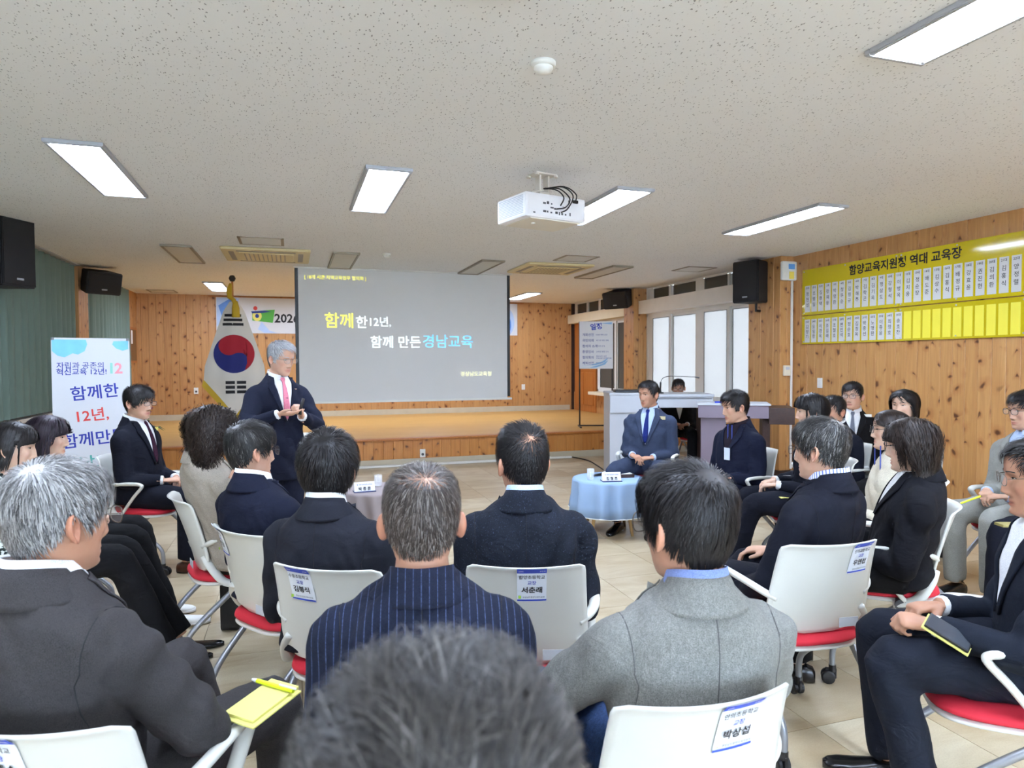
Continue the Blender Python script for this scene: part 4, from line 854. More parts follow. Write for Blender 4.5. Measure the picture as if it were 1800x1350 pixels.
# --- head
O_ = np.array((0, 0, -.005))
def smooth_tab(zk, vk):
    zs = np.linspace(zk[0], zk[-1], 260); v = np.interp(zs, zk, vk); k = np.hanning(13); k /= k.sum()
    return zs, np.convolve(np.pad(v, 6, mode='edge'), k, 'valid')
zk = [-.125, -.119, -.110, -.097, -.078, -.05, -.02, .01, .04, .068, .088, .102, .109, .113]
TW = smooth_tab(zk, [.004, .020, .036, .048, .0585, .066, .0715, .075, .0755, .071, .0595, .041, .022, .001])
TF = smooth_tab(zk, [.045, .070, .082, .0845, .0835, .0840, .087, .0905, .0935, .088, .073, .049, .025, .001])
TBk = smooth_tab(zk, [-.02, -.03, -.042, -.054, -.066, -.080, -.092, -.099, -.101, -.094, -.078, -.052, -.026, -.001])
def el_end(a): return R(-56)-R(12)*np.cos(a)
_hd = {}
def head_base(NA, NR, face):
    key = (NA, NR, face)
    if key in _hd: return _hd[key]
    u = np.arange(NA)/NA*2*math.pi-math.pi; kk = .5 if face else .0; a = u-kk*np.sin(u)
    t = np.linspace(0, 1, NR)[:, None]; el = math.pi/2-t*(math.pi/2-el_end(a)[None]); el[0] = math.pi/2-.02
    A = np.broadcast_to(a[None], el.shape); dirs = np.stack([np.cos(el)*np.sin(A), np.cos(el)*np.cos(A), np.sin(el)], -1)
    lo = np.zeros(el.shape); hi = np.full(el.shape, .2)
    for _ in range(34):
        mid = (lo+hi)/2; p = O_+dirs*mid[..., None]; z = p[..., 2]
        w = np.interp(z, *TW, left=1e-4, right=1e-4); y = p[..., 1]; ye = np.where(y > 0, np.interp(z, *TF, left=1e-4, right=1e-4), -np.interp(z, *TBk, left=-1e-4, right=-1e-4))
        ins = (np.abs(p[..., 0])/w)**2.25+(np.abs(y)/ye)**2.25 < 1; lo = np.where(ins, mid, lo); hi = np.where(ins, hi, mid)
    P = O_+dirs*lo[..., None]
    # soften
    for _ in range(2): P[1:-1] = .5*P[1:-1]+.125*(P[2:]+P[:-2]+np.roll(P, 1, 1)[1:-1]+np.roll(P, -1, 1)[1:-1])
    Rg = np.linalg.norm(P-O_, axis=-1)
    x, y, z = P[..., 0], P[..., 1], P[..., 2]; tint = np.ones(P.shape)
    if face:
        g = lambda x0, z0, sx, sz: np.exp(-((x-x0)/sx)**2-((z-z0)/sz)**2); sy = lambda x0, z0, sx, sz: g(x0, z0, sx, sz)+g(-x0, z0, sx, sz)
        hn = np.interp(z, [-.058, -.052, -.043, -.03, -.01, .004, .016], [0, .010, .0225, .0185, .0115, .005, 0]); wn = np.interp(z, [-.055, -.043, -.02, .005], [.0135, .0125, .009, .0075])
        d = hn*np.exp(-(x/wn)**2)+.007*sy(.0125, -.047, .0065, .0065)+.0045*sy(.03, .019, .02, .007)-.0095*sy(.0315, .001, .017, .0115)-.005*sy(.014, .002, .007, .010)+.0055*sy(.0315, -.001, .0115, .0065)
        d += .0045*np.exp(-(x/.021)**2)*np.exp(-((z+.070)/.0048)**2)+.0055*np.exp(-(x/.019)**2)*np.exp(-((z+.081)/.005)**2)-.0035*np.exp(-(x/.025)**4)*np.exp(-((z+.0752)/.002)**2)
        d += .006*g(0, -.105, .02, .011)-.0035*g(0, -.0925, .02, .005)+.0045*sy(.046, -.03, .018, .016)-.003*sy(.034, -.058, .010, .018)-.002*sy(.026, -.018, .008, .006)
        P = P.copy(); P[..., 1] += d*np.clip((y-.005)/.03, 0, 1)
        lip = np.exp(-(x/.023)**4)*np.clip(1.3*np.exp(-((z+.0755)/.0085)**4), 0, 1)*(y > .03); tint = 1-lip[..., None]*np.array((.12, .38, .32))
        ln = np.exp(-(x/.024)**4)*np.exp(-((z+.0752)/.0016)**2)*(y > .03); tint = tint*(1-ln[..., None]*.45)
        ch = sy(.044, -.034, .018, .018)*(y > .0); tint = tint*(1-ch[..., None]*np.array((0, .07, .06)))
        no = (g(.008, -.0545, .004, .003)+g(-.008, -.0545, .004, .003))*(y > .05); tint = tint*(1-no[..., None]*.6)
    Nr = np.cross(np.roll(P, -1, 1)-np.roll(P, 1, 1), np.vstack([P[1:], P[-1:]])-np.vstack([P[:1], P[:-1]])); Nr /= np.linalg.norm(Nr, axis=-1)[..., None]+1e-12
    s = np.sign((Nr*(P-O_)).sum(-1)); Nr *= s[..., None]
    h = dict(P=P, N=Nr, R=Rg, NA=NA, NR=NR, kk=kk, el=el, A=A, tint=tint); _hd[key] = h; return h
def rlook(h, p):
    q = p-O_; r = np.linalg.norm(q, axis=-1)+1e-9; el = np.arcsin(np.clip(q[..., 2]/r, -1, 1)); a = np.arctan2(q[..., 0], q[..., 1])
    ut = np.linspace(-math.pi, math.pi, 721); u = np.interp(a, ut-h['kk']*np.sin(ut), ut); t = (math.pi/2-el)/(math.pi/2-el_end(a))
    rf = np.clip(t, 0, .9999)*(h['NR']-1); cf = (u+math.pi)/(2*math.pi)*h['NA']; i = rf.astype(int); fi = rf-i; j = np.floor(cf).astype(int); fj = cf-j; j0 = j % h['NA']; j1 = (j+1) % h['NA']; G = h['R']
    return (G[i, j0]*(1-fi)*(1-fj)+G[i+1, j0]*fi*(1-fj)+G[i, j1]*(1-fi)*fj+G[i+1, j1]*fi*fj), r, t, el, a
def ear(side):
    S = np.array((side*.40, -.91, 0)); T = np.array((0, -.18, .98)); Oo = np.array((side*.90, .42, 0)); c = np.array((side*.0735, -.006, -.014)); V = []; na = 20
    for r, o in ((0, .004), (.35, .003), (.6, .008), (.8, .0145), (.93, .0155), (1., .012), (.97, .006), (.7, -.006)):
        for k in range(na):
            a = 2*math.pi*k/na; sx = math.cos(a); tz = math.sin(a); wx = .0175*(1-.25*(tz < 0)*(-tz)); V.append(c+S*(sx*wx*r+.006)+T*(tz*.0315*r)+Oo*(o*(.55+.45*(.5+.5*sx))))
    return np.array(V), grid_faces(8, na, True).tolist()
# --- hair
HL_SHORT = ([0, 22, 48, 62, 73, 80, 86, 95, 107, 116, 150, 180], [37, 36, 33, 20, -2, -10, 8, 13, 8, -14, -36, -40])
HL_LONG = ([0, 25, 50, 75, 100, 130, 180], [38, 36, 24, 6, -16, -30, -40])
HL_HIGH = ([0, 22, 48, 62, 73, 80, 86, 95, 107, 116, 150, 180], [46, 45, 45, 26, 0, -10, 8, 13, 8, -14, -36, -40])
def make_hair(h, st, seed, Mh, parent, mat):
    rs = np.random.default_rng(seed); hl = st.get('line', HL_SHORT); NA, NR = h['NA'], h['NR']; el, A = h['el'], h['A']
    hline = np.interp(np.abs(np.degrees(A)), *hl)+1.5*np.sin(A*23)+1.2*np.sin(A*41+seed); m = np.degrees(el)-hline
    top, side, nape = st.get('T', (.022, .011, .005))
    def thick(eld, ad): base = np.interp(eld, [-42, -20, 15, 50, 90], [nape, nape*.5+side*.5, side, top*.85, top]); return base
    W = np.array(st.get('whorl', (.008, -.06, .085))); bald = st.get('bald', 0.); bc = np.array(st.get('bald_c', W))
    elD, aD = np.degrees(el), np.degrees(np.abs(A)); T = thick(elD, aD)*np.clip(m/14, 0, 1)**.6
    dens = np.clip(m/3, 0, 1)
    if bald > 0: q = np.linalg.norm(h['P']-bc, axis=-1); dens = dens*np.clip((q-bald*.35)/bald, st.get('bmin', .3), 1)
    # scalp cap
    capm = (m > -.5) & ((dens > .8) if bald > 0 else True); C = h['P']+h['N']*(np.clip(T*.5, .0012, 1))[..., None]; F = grid_faces(NR, NA, True); ok = capm.reshape(-1)[F].all(1); F = F[ok]
    used = np.unique(F); remap = -np.ones(NR*NA, int); remap[used] = np.arange(len(used)); Vc = C.reshape(-1, 3)[used]; Fc = remap[F]
    # strands
    n = st.get('n', 4000); K = st.get('K', 6); L = st.get('len', .05); long_ = st.get('long', False)
    wgt = (h['R']**2*np.cos(el)*dens*(np.degrees(el) > -60)).reshape(-1); wgt *= np.gradient(np.degrees(A[0]))[None].repeat(NR, 0).reshape(-1) if h['kk'] else 1
    wgt *= 1+5*np.exp(-(np.linalg.norm(h['P']-W, axis=-1)/.016)**2).reshape(-1)*(not long_)*(bald == 0)
    idx = rs.choice(NR*NA, n, p=wgt/wgt.sum()); P0 = h['P'].reshape(-1, 3)[idx].copy(); Nn = h['N'].reshape(-1, 3)[idx]
    P0 += rs.normal(0, .0022, P0.shape); r0, r, *_ = rlook(h, P0); P0 = O_+(P0-O_)*(r0/r)[:, None]
    part = st.get('part', 0.); clump = np.zeros((n, 3))
    if st.get('clump'):
        fr = st['clump']; s1 = np.sin(P0@np.array((97., 31, 53))*fr+1); s2 = np.sin(P0@np.array((-41., 87, 29))*fr+2); clump = np.stack([s1, s2, s1*s2], 1)*st.get('camp', .25)
    if long_:
        sd = np.sign(P0[:, 0]-part*.03+rs.normal(0, .006, n)); flow = np.stack([sd*.9*np.clip(P0[:, 2]/.06, 0, 1), -.25+.0*sd+np.where(P0[:, 1] > .03, st.get('bang', .1), -.1), -np.ones(n)], 1)
    else:
        flow = P0-W; flow /= np.linalg.norm(flow, axis=1)[:, None]+1e-6
        fr_ = np.clip((P0[:, 1]-.0)/.05, 0, 1)*np.clip((P0[:, 2]-.03)/.04, 0, 1); sd = st.get('sweep', .7)
        flow = flow*(1-.6*fr_[:, None])+fr_[:, None]*np.array((sd, st.get('fwd', .35), .0)); flow[:, 2] -= .25
    flow += clump+rs.normal(0, st.get('mess', .12), (n, 3)); Ls = L*rs.uniform(.6, 1.1, n)
    if not long_: Ls *= np.interp(np.degrees(np.arcsin(np.clip(P0[:, 2]/.12, -1, 1))), [-45, -10, 30], [.35, .6, 1.])*np.where(st.get('line', HL_SHORT) is HL_LONG, 1., 1-.55*np.exp(-((np.degrees(np.abs(np.arctan2(P0[:, 0], P0[:, 1])))-97)/16)**2)*np.clip((.06-P0[:, 2])/.03, 0, 1))
    p = P0.copy(); pts = [p]; lift = rs.uniform(.45, 1.05, n); d = flow
    cur = st.get('curl', 0.); ph = rs.uniform(0, 6.28, n)
    for k in range(1, K):
        s = k/(K-1); rad = (p-O_)/(np.linalg.norm(p-O_, axis=1)[:, None]); dd = d-rad*((d*rad).sum(1)*(1 if not long_ else .7))[:, None]
        dd[:, 2] -= st.get('grav', .25)*s; dd /= np.linalg.norm(dd, axis=1)[:, None]+1e-9
        p = p+dd*(Ls/(K-1))[:, None]
        rh, r, t, e, a = rlook(h, p); th = thick(np.degrees(e), np.degrees(np.abs(a)))*lift*(min(1, 1.5*s) if not long_ else min(1, 2.2*s))+.0008
        if st.get('spike'): th = th+st['spike']*s*np.clip((np.degrees(e)-35)/30, 0, 1)*lift
        tgt = rh+th
        if long_:
            inside = (r < tgt) & (t < 1.02); rr = np.where(inside, tgt, np.where(t < .8, r*.4+tgt*.6, r)); p = O_+(p-O_)*(rr/r)[:, None]
            hr = np.hypot(p[:, 0], p[:, 1]+.02); low = (t >= 1.0) & (hr < .074); k2 = np.where(low, .074/np.maximum(hr, 1e-3), 1); p[:, 0] *= k2; p[:, 1] = (p[:, 1]+.02)*k2-.02
            p[:, 1] = np.where((p[:, 2] < st.get('facecut', .03)) & (np.abs(p[:, 0]) < .095), np.minimum(p[:, 1], st.get('facey', .045)), p[:, 1])
        else: p = O_+(p-O_)*(tgt/r)[:, None]
        if cur: q = np.stack([np.cos(ph+s*st.get('cw', 14)), np.sin(ph*1.7+s*st.get('cw', 14)), np.sin(ph+s*st.get('cw', 14)+1.5)], 1); p = p+q*cur*s**.5
        pts.append(p); d = .75*d/ (np.linalg.norm(d, axis=1)[:, None]+1e-9)+.25*dd
    pts = np.stack(pts, 1); tan = np.gradient(pts, axis=1); rad = pts-O_; wv = np.cross(tan, rad); wv /= np.linalg.norm(wv, axis=-1)[..., None]+1e-12
    w = st.get('w', .0016)*rs.uniform(.6, 1.2, n)[:, None]*np.array([1, 1, 1, .95, .8, .25][:K] if K <= 6 else np.r_[np.ones(K-2), .8, .25])[None]
    Vs = np.concatenate([pts+wv*w[..., None]*.5, pts-wv*w[..., None]*.5], 1).reshape(-1, 3)
    b = np.arange(n)[:, None]*2*K+np.arange(K-1)[None]; Fs = np.stack([b, b+1, b+1+K, b+K], -1).reshape(-1, 4)
    V = np.concatenate([Vc, Vs]); F = np.concatenate([Fc, Fs+len(Vc)]); V = V@np.array(Mh.to_3x3()).T+np.array(Mh.translation)
    return mk('hair', V, F, mat, parent)
# --- hands
_hn = {}
def hand_mesh(pose):
    if pose in _hn: return _hn[pose]
    cv = {'rest': (22, 34, 18, 6), 'open': (4, 14, 8, 9), 'grip': (58, 70, 35, 2), 'clasp': (40, 52, 20, 4)}[pose]; parts = []
    parts.append(tube([(0, -.06, 0), (0, -.02, 0), (0, .02, .001), (.001, .055, .003), (.001, .088, .002), (.001, .10, 0)], [.026, .026, .033, .040, .038, .026], 14, (1, .42)))
    for k, (x, L, r) in enumerate(((-.029, .072, .0085), (-.0095, .081, .0088), (.010, .076, .0084), (.0275, .060, .0075))):
        ang = 0; p = np.array((x, .080-.006*abs(k-1), .002)); pts = [p, p+np.array((0, .012, 0))]; sp = R((k-1.4)*cv[3]); c = pts[-1]
        for q, f in enumerate((.46, .30, .24)):
            ang += R(cv[q]*(1+.06*k)); dv = np.array((math.sin(sp)*math.cos(ang), math.cos(sp)*math.cos(ang), -math.sin(ang))); pts += [c+dv*L*f*.5, c+dv*L*f]; c = pts[-1]
        parts.append(tube(pts, np.linspace(r*1.05, r*.78, len(pts)), 8))
    tp = {'open': [(-.022, .012, -.004), (-.045, .035, -.010), (-.066, .060, -.012), (-.080, .082, -.010)], 'grip': [(-.022, .012, -.006), (-.040, .035, -.020), (-.036, .062, -.036), (-.018, .082, -.042)]}.get(pose, [(-.022, .012, -.004), (-.042, .036, -.014), (-.050, .062, -.020), (-.046, .084, -.024)])
    parts.append(tube(curve(tp, 4), np.linspace(.0135, .0085, 13), 8))
    _hn[pose] = fuse(parts, .0052, 2); return _hn[pose]
def sup(c, e): return np.sign(c)*np.abs(c)**e
def ik(S, T, l1, l2, hint):
    S, T = np.array(S, float), np.array(T, float); v = T-S; d = min(np.linalg.norm(v), (l1+l2)*.995); u = v/np.linalg.norm(v); a = (l1*l1-l2*l2+d*d)/(2*d); hh = math.sqrt(max(l1*l1-a*a, 0)); hv = np.array(hint, float); hv -= u*(hv@u); hv /= np.linalg.norm(hv)+1e-9
    return S+u*a+hv*hh, S+u*d
def shoe(ank, yaw, kind, scale=1.):
    secs = [(-.075, .020, .052), (-.065, .032, .07), (-.03, .036, .082), (.02, .036, .076), (.06, .040, .062), (.11, .046, .05), (.16, .045, .042), (.19, .034, .036), (.207, .014, .028)]
    if kind == 'flat': secs = [(y, w*.82, h*(.8 if y < .03 else .7)) for y, w, h in secs]
    V = []; n = 14
    for y, w, h in secs:
        for k in range(n):
            a = 2*math.pi*k/n; x = w*sup(math.cos(a), .8); z = h*.5+h*.5*sup(math.sin(a), .7); V.append((x, y, z))
    V = np.array(V)*scale; cs, sn = math.cos(yaw), math.sin(yaw); V = np.stack([V[:, 0]*cs+V[:, 1]*sn, -V[:, 0]*sn+V[:, 1]*cs, V[:, 2]], 1); V[:, :2] += np.array(ank[:2]); V[:, 2] += ank[2]-.085
    return V, grid_faces(len(secs), n, True).tolist()+[list(range(n))[::-1], [(len(secs)-1)*n+k for k in range(n)]]
M_EYE = [plain('eye_white', (225, 218, 208), .3), plain('iris_dark', (26, 18, 14), .2)]
M_SHOE = plain('black_shoe_leather', (18, 18, 20), .22); M_SNK = plain('white_sneaker', (230, 229, 224), .6); M_BROWN = plain('brown_shoe_leather', (70, 40, 28), .3); M_SEAM = plain('seam_thread', (20, 20, 25), .9); M_SEAM_L = plain('grey_seam_thread', (78, 78, 76), .9)
M_GLF = plain('glasses_frame_black', (20, 18, 18), .3); M_GLM = plain('glasses_frame_metal', (120, 112, 100), .3, .9)

def person(label, x, y, yaw, H=1.28, seat=.455, sw=1., lean=0., hyaw=0., hpitch=0., htilt=0., hs=1., skin=(214, 170, 142), jacket=None, trousers=None, shirt=None, tie=None, hair=None, hairmat=None, glasses=None, face=True, q=1,
           hands=None, feet=None, shoes='dress', stand=False, hx=0., hy=.0, front='suit', chair_lab=None, chair_yaw=None, chair_off=(0, 0), socks=None, belly=1., collar=True, seams=False, knees=None, group=None, skirt=None, lapel=True, neck=.118, wr=.0044, tag_=None):
    yaw = R(yaw); t = empty('person', (x, y, 0), yaw); sk = skin_mat(skin)
    top = H-.018*hs; zc = top-.113*hs; zN = zc-neck*hs; fem = sw < .92
    zh = seat+.085 if not stand else .88*H/1.70; sh = lambda z: lean*(z-zh)
    NA, NR = {0: (72, 64), 1: (64, 56), 2: (52, 44)}[q]
    if face: NA, NR = {0: (104, 92), 1: (96, 84), 2: (72, 64)}[q]
    h = head_base(NA, NR, face)
    piv = Matrix.Translation((hx, sh(zN)+.004+hy, zN+.04)); Mh = piv @ Matrix.Rotation(-R(hyaw), 4, 'Z') @ Matrix.Rotation(-R(hpitch), 4, 'X') @ Matrix.Rotation(R(htilt), 4, 'Y') @ Matrix.Translation((0, .018, (zc-zN-.04))) @ Matrix.Scale(hs, 4)
    M3 = np.array(Mh.to_3x3()); Mt = np.array(Mh.translation); P = h['P']@M3.T+Mt
    a = h['A'][0]; sa, ca = np.sin(a), np.cos(a); rows = [P]; nk = .0600 if not fem else .051
    up = np.stack([nk*sa, nk*1.06*ca-.026, np.full(NA, -.112-.4*(neck-.118))], 1)@M3.T+Mt
    lowc = np.array((hx*.4, sh(zN)-.012, zN+.01)); lw = np.stack([nk*1.10*sa, nk*1.12*ca, 0*a], 1)+lowc
    for k in (.35, .7, 1.): rows.append((P[-1]*(1-k)+up*k)[None])
    for k in (.4, .75, 1.): rows.append((up*(1-k)+lw*k)[None])
    # torso rings: z, half width, front, back
    zb = seat+.03 if not stand else zh-.12; tor = zN-zb
    rg = [(zN-.010, .080, .066, .074), (zN-.038, .116, .080, .090), (zN-.070, .150, .094, .104), (zN-.105, .172, .106, .113), (zN-.16, .178, .120, .118), (zN-.22, .178, .128*belly, .118), (zN-.32, .170, .134*belly, .112), (zN-.42, .165, .140*belly, .110), (zb+.08, .172, .142*belly, .120), (zb, .178, .135*belly, .124)]
    if fem: rg = [(z, w*1.0, f*(1.06 if .12 < zN-z < .3 else .95), b*.94) for z, w, f, b in rg]
    def ring(z, w, f, b, grow=0., e=.86, az=None):
        aa = a if az is None else az; s_, c_ = np.sin(aa), np.cos(aa); w = w*sw
        return np.stack([(w+grow)*sup(s_, e), np.where(c_ > 0, (f+grow)*sup(c_, e), (b+grow)*sup(c_, e))+sh(z)-.008, np.full(len(aa), z)], 1)
    for z, w, f, b in rg: rows.append(ring(z, w*.93, f*.9, b*.9)[None])
    G = np.concatenate(rows); V = G.reshape(-1, 3); F = [f[::-1] for f in grid_faces(len(G), NA, True).tolist()]+[list(range(NA)), [len(V)-NA+k for k in range(NA)][::-1]]
    body = MB().add(V, F); tint = [np.concatenate([h['tint'].reshape(-1, 3), np.ones((len(V)-NA*NR, 3))])]
    def addb(V, F): body.add(V, F); tint.append(np.ones((len(V), 3)))
    for s in (-1, 1):
        Ve, Fe = ear(s); Fe = Fe if s > 0 else [f[::-1] for f in Fe]; addb(Ve@M3.T+Mt, Fe); tint[-1] = np.broadcast_to(np.array((1, .88, .86)), (len(Ve), 3))
    # arms
    l1, l2 = (.285, .25) if not fem else (.265, .23); hz = seat+.185
    hands = hands or [((.085, .235, hz+.012), (-.75, .62, -.12), 'clasp', (0, -.15, -1)), ((-.085, .225, hz), (.75, .62, -.08), 'clasp', (0, -.15, -1))]
    sleeves = []
    for s, hd in zip((1, -1), hands):
        S = np.array((s*.158*sw, sh(zN-.12)-.006, zN-.128)); hint = hd[4] if len(hd) > 4 else (s*.5, -.65, -.55)
        E, Wr = ik(S, hd[0], l1, l2, hint); fd = np.array(hd[1], float); fd /= np.linalg.norm(fd); pn = -np.array(hd[3], float); pn -= fd*(pn@fd); pn /= np.linalg.norm(pn); X = np.cross(fd, pn)
        Vh, Fh = hand_mesh(hd[2]); ks = 1. if not fem else .9; Vh = Vh*ks
        if s < 0: Vh = Vh*np.array((-1, 1, 1)); Fh = Fh[:, ::-1]
        B = np.stack([X, fd, pn], 1); addb(Vh@B.T+Wr, Fh.tolist())
        ar = curve([S, (S+E)/2, E, (E+Wr)/2, Wr], 4); addb(*tube(ar, np.interp(np.linspace(0, 1, len(ar)), [0, .5, 1], [.05, .038, .026]), 10))
        c1 = S+np.array((-s*.05, 0, .022)); e1 = S*.12+E*.88; e2 = E*.88+Wr*.12; ed = Wr-(Wr-E)/np.linalg.norm(Wr-E)*.018
        sp = curve([c1, S+np.array((s*.012, 0, -.002)), S*.6+E*.4, e1, E*.98+.02*(S+Wr)/2, e2, (E+Wr)/2, ed], 4)
        sr = np.interp(np.linspace(0, 1, len(sp)), [0, .14, .35, .58, .75, 1], np.array([.060, .070, .066, .058, .052, .042])*(1 if not fem else .86)); sleeves.append(tube(sp, sr, 16))
        dv = (Wr-E)/np.linalg.norm(Wr-E); cu_ = MB().tube([ed-dv*.02, ed+dv*.001, ed+dv*.013, ed+dv*.0135, ed-dv*.01], [.034*ks, .0345*ks, .033*ks, .030*ks, .028*ks], 14, cap=False)
        if shirt is not None: cu_.build('shirt_cuff', shirt, t, True)
    # legs
    kn = knees or ([(.13, .43, seat+.075), (-.13, .43, seat+.075)] if not stand else [(.095, .02, zh*.53), (-.095, .02, zh*.53)])
    ft = feet or ([(.125, .42, .085), (-.125, .42, .085)] if not stand else [(.10, 0, .085), (-.10, 0, .085)]); legs = []
    for s, k_, f_ in zip((1, -1), kn, ft):
        hp = np.array((s*.088, -.01 if not stand else 0, zh)); k_, f_ = np.array(k_, float), np.array(f_, float); lp = curve([hp, hp*.5+k_*.5, hp*.06+k_*.94, k_*.94+f_*.06, k_*.5+f_*.5, f_+np.array((0, 0, .0))], 5)
        bare = skirt is not None; n_ = np.linspace(0, 1, len(lp)); addb(*tube(lp, np.interp(n_, [0, .4, .5, .75, 1], [.07, .055, .05, .048, .034]), 10))
        if not bare: legs.append(tube(np.vstack([lp[:-1], f_+np.array((0, -.004, .012))]), np.interp(n_, [0, .2, .42, .58, .8, 1], [.094, .092, .076, .070, .066, .064]), 16))
        m_ = {'dress': M_SHOE, 'sneaker': M_SNK, 'brown': M_BROWN, 'flat': M_SHOE}[shoes]; fy = math.atan2((f_-hp)[0], .9); Vs, Fs = shoe(f_, fy*.6, shoes); so = mk('shoe', Vs, Fs, m_, t)
        if shoes == 'sneaker': Vs2 = Vs.copy(); cz = (Vs2-Vs2.mean(0)); Vs2 = Vs2.mean(0)+cz*np.array((1.04, 1.03, 1)); Vs2[:, 2] = np.minimum(Vs2[:, 2], .022); mk('sole', Vs2, Fs, M_PAPER, so)
    bo = body.build('body', sk, t, True); ta = bo.data.attributes.new('tint', 'FLOAT_COLOR', 'POINT'); tn = np.concatenate(tint); ta.data.foreach_set('color', np.concatenate([tn, np.ones((len(tn), 1))], 1).ravel())
    vx = {0: .0085, 1: .011, 2: .014}[q]
    pel = tube([(0, -.10, zh-.02), (0, -.05, zh-.01), (0, .06, zh-.005), (0, .14, zh-.01)] if not stand else [(0, 0, zh+.1), (0, 0, zh), (0, 0, zh-.08)], [.10, .15, .15, .10] if not stand else [.15, .16, .13], 16, (1.1, .62) if not stand else (1.0, .8))
    if legs: Vt, Ft = fuse(legs+[pel], vx*1.7, 3); Vt = wrinkle(Vt, Ft, wr*.8, x*3+y); mk('trousers', Vt, Ft, trousers, t)
    if skirt is not None:
        Vt, Ft = fuse([tube(curve([(s*.088, 0, zh), (s*.08, .25, seat+.09), (s*.08, .44, seat+.06)], 4), [.1]*5+[.09]*4, 14) for s in (-1, 1)]+[pel], vx*1.2, 6); mk('skirt', Vt, Ft, skirt, t)
    # jacket
    az = np.arange(40)/40*2*math.pi; R_ = []
    if stand: rg = rg[:-1]+[(zb, .190, .135, .125), (zb-.05, .196, .135, .13), (zb-.09, .198, .13, .13)]
    for z, w, f, b in rg: R_.append(ring(z, w, f, b, .008, .84, az))
    Vj = np.concatenate([ring(zN+.012, .070, .060, .066, .0, .95, az)]+R_); Fj = [f[::-1] for f in grid_faces(len(R_)+1, 40, True).tolist()]+[list(range(40)), [len(Vj)-40+k for k in range(40)][::-1]]
    Vj, Fj = fuse([(Vj, Fj)]+sleeves, vx, 6 if q < 2 else 4); Vj = wrinkle(Vj, Fj, wr, x*5+y*2); jo = mk('jacket', Vj, Fj, jacket, t)
    bvh = BVHTree.FromPolygons([Vector(v) for v in Vj], Fj.tolist())
    def fr(px, pz, off):
        r = bvh.ray_cast(Vector((px, 1.2, pz)), Vector((0, -1, 0)))[0]; return np.array((px, (r.y if r else sh(zN)+.045)+off, pz))
    def strip(nm, Lp, Rp, off, mat, nx=5, nz=12, par=t, thick=.003):
        Lp, Rp = np.array(Lp, float), np.array(Rp, float); s0 = np.linspace(0, 1, len(Lp)); ss = np.linspace(0, 1, nz); V = []
        for o2 in (off, off-thick):
            for k in ss:
                A_ = np.array([np.interp(k, s0, Lp[:, i]) for i in (0, 1)]); B_ = np.array([np.interp(k, s0, Rp[:, i]) for i in (0, 1)])
                for w in np.linspace(0, 1, nx): c = A_*(1-w)+B_*w; V.append(fr(c[0]*sw, c[1], o2))
        n1 = nx*nz; F = grid_faces(nz, nx).tolist(); ring_ = [i for i in range(nx)]+[j*nx+nx-1 for j in range(1, nz)]+[(nz-1)*nx+i for i in range(nx-2, -1, -1)]+[j*nx for j in range(nz-2, 0, -1)]
        F = F+[[b+n1 for b in f[::-1]] for f in F]+[[ring_[k], ring_[k-1], ring_[k-1]+n1, ring_[k]+n1] for k in range(len(ring_))]
        return mk(nm, np.array(V), F, mat, par)
    vb = zN-.31 if front == 'suit' else zN-.20
    if shirt is not None and front in ('suit', 'open'):
        shm = strip('shirt_front', [(-.052, zN+.004), (-.062, zN-.05), (-.035, (zN+vb)/2-.03), (-.002, vb)], [(.052, zN+.004), (.062, zN-.05), (.035, (zN+vb)/2-.03), (.002, vb)], .004, shirt, 9, 16)
        if tie is not None:
            strip('tie', [(-.013, zN-.002), (-.016, zN-.018), (-.009, zN-.036), (-.019, zN-.14), (-.024, zN-.25), (-.004, vb+.01)], [(.013, zN-.002), (.016, zN-.018), (.009, zN-.036), (.019, zN-.14), (.024, zN-.25), (.004, vb+.01)], .012, tie, 5, 18, t, .006)
        for s in (-1, 1):
            if lapel: strip('lapel', [(s*.058, zN+.0), (s*.066, zN-.05), (s*.040, (zN+vb)/2-.03), (s*.004, vb)], [(s*.085, zN-.004), (s*.112, zN-.075), (s*.098, zN-.11), (s*.016, vb-.01)], .010, jacket, 6, 16, jo, .006)
    if tag_ is not None:
        for nm, px, pz, w, hh, mat in tag_:
            c = fr(px, pz, .008); V, F_ = MB().box((c[0]-w/2, c[1]-.002, c[2]-hh/2), (c[0]+w/2, c[1]+.002, c[2]+hh/2)).verts(), None
            MB().box((c[0]-w/2, c[1]-.003, c[2]-hh/2), (c[0]+w/2, c[1]+.003, c[2]+hh/2), .0008).build(nm, mat, t)
    # collars
    def band(nm, rows_, f0, f1, mat, par, n=40):
        ph = np.linspace(R(f0), R(360-f0) if f1 is None else R(f1), n); V = []
        for fn in rows_: V.append(np.array([fn(p) for p in ph]))
        return mk(nm, np.concatenate(V), [f for f in grid_faces(len(rows_), n).tolist()], mat, par)
    y0 = sh(zN)-.012
    def rr(r, ry, dz, fd=0., fy=0.):   # ring row; fd: how much it drops toward the front
        return lambda p: (r*math.sin(p), y0+ry*math.cos(p)+fy*max(0, math.cos(p)), zN+dz-fd*(.5+.5*math.cos(p))**1.5)
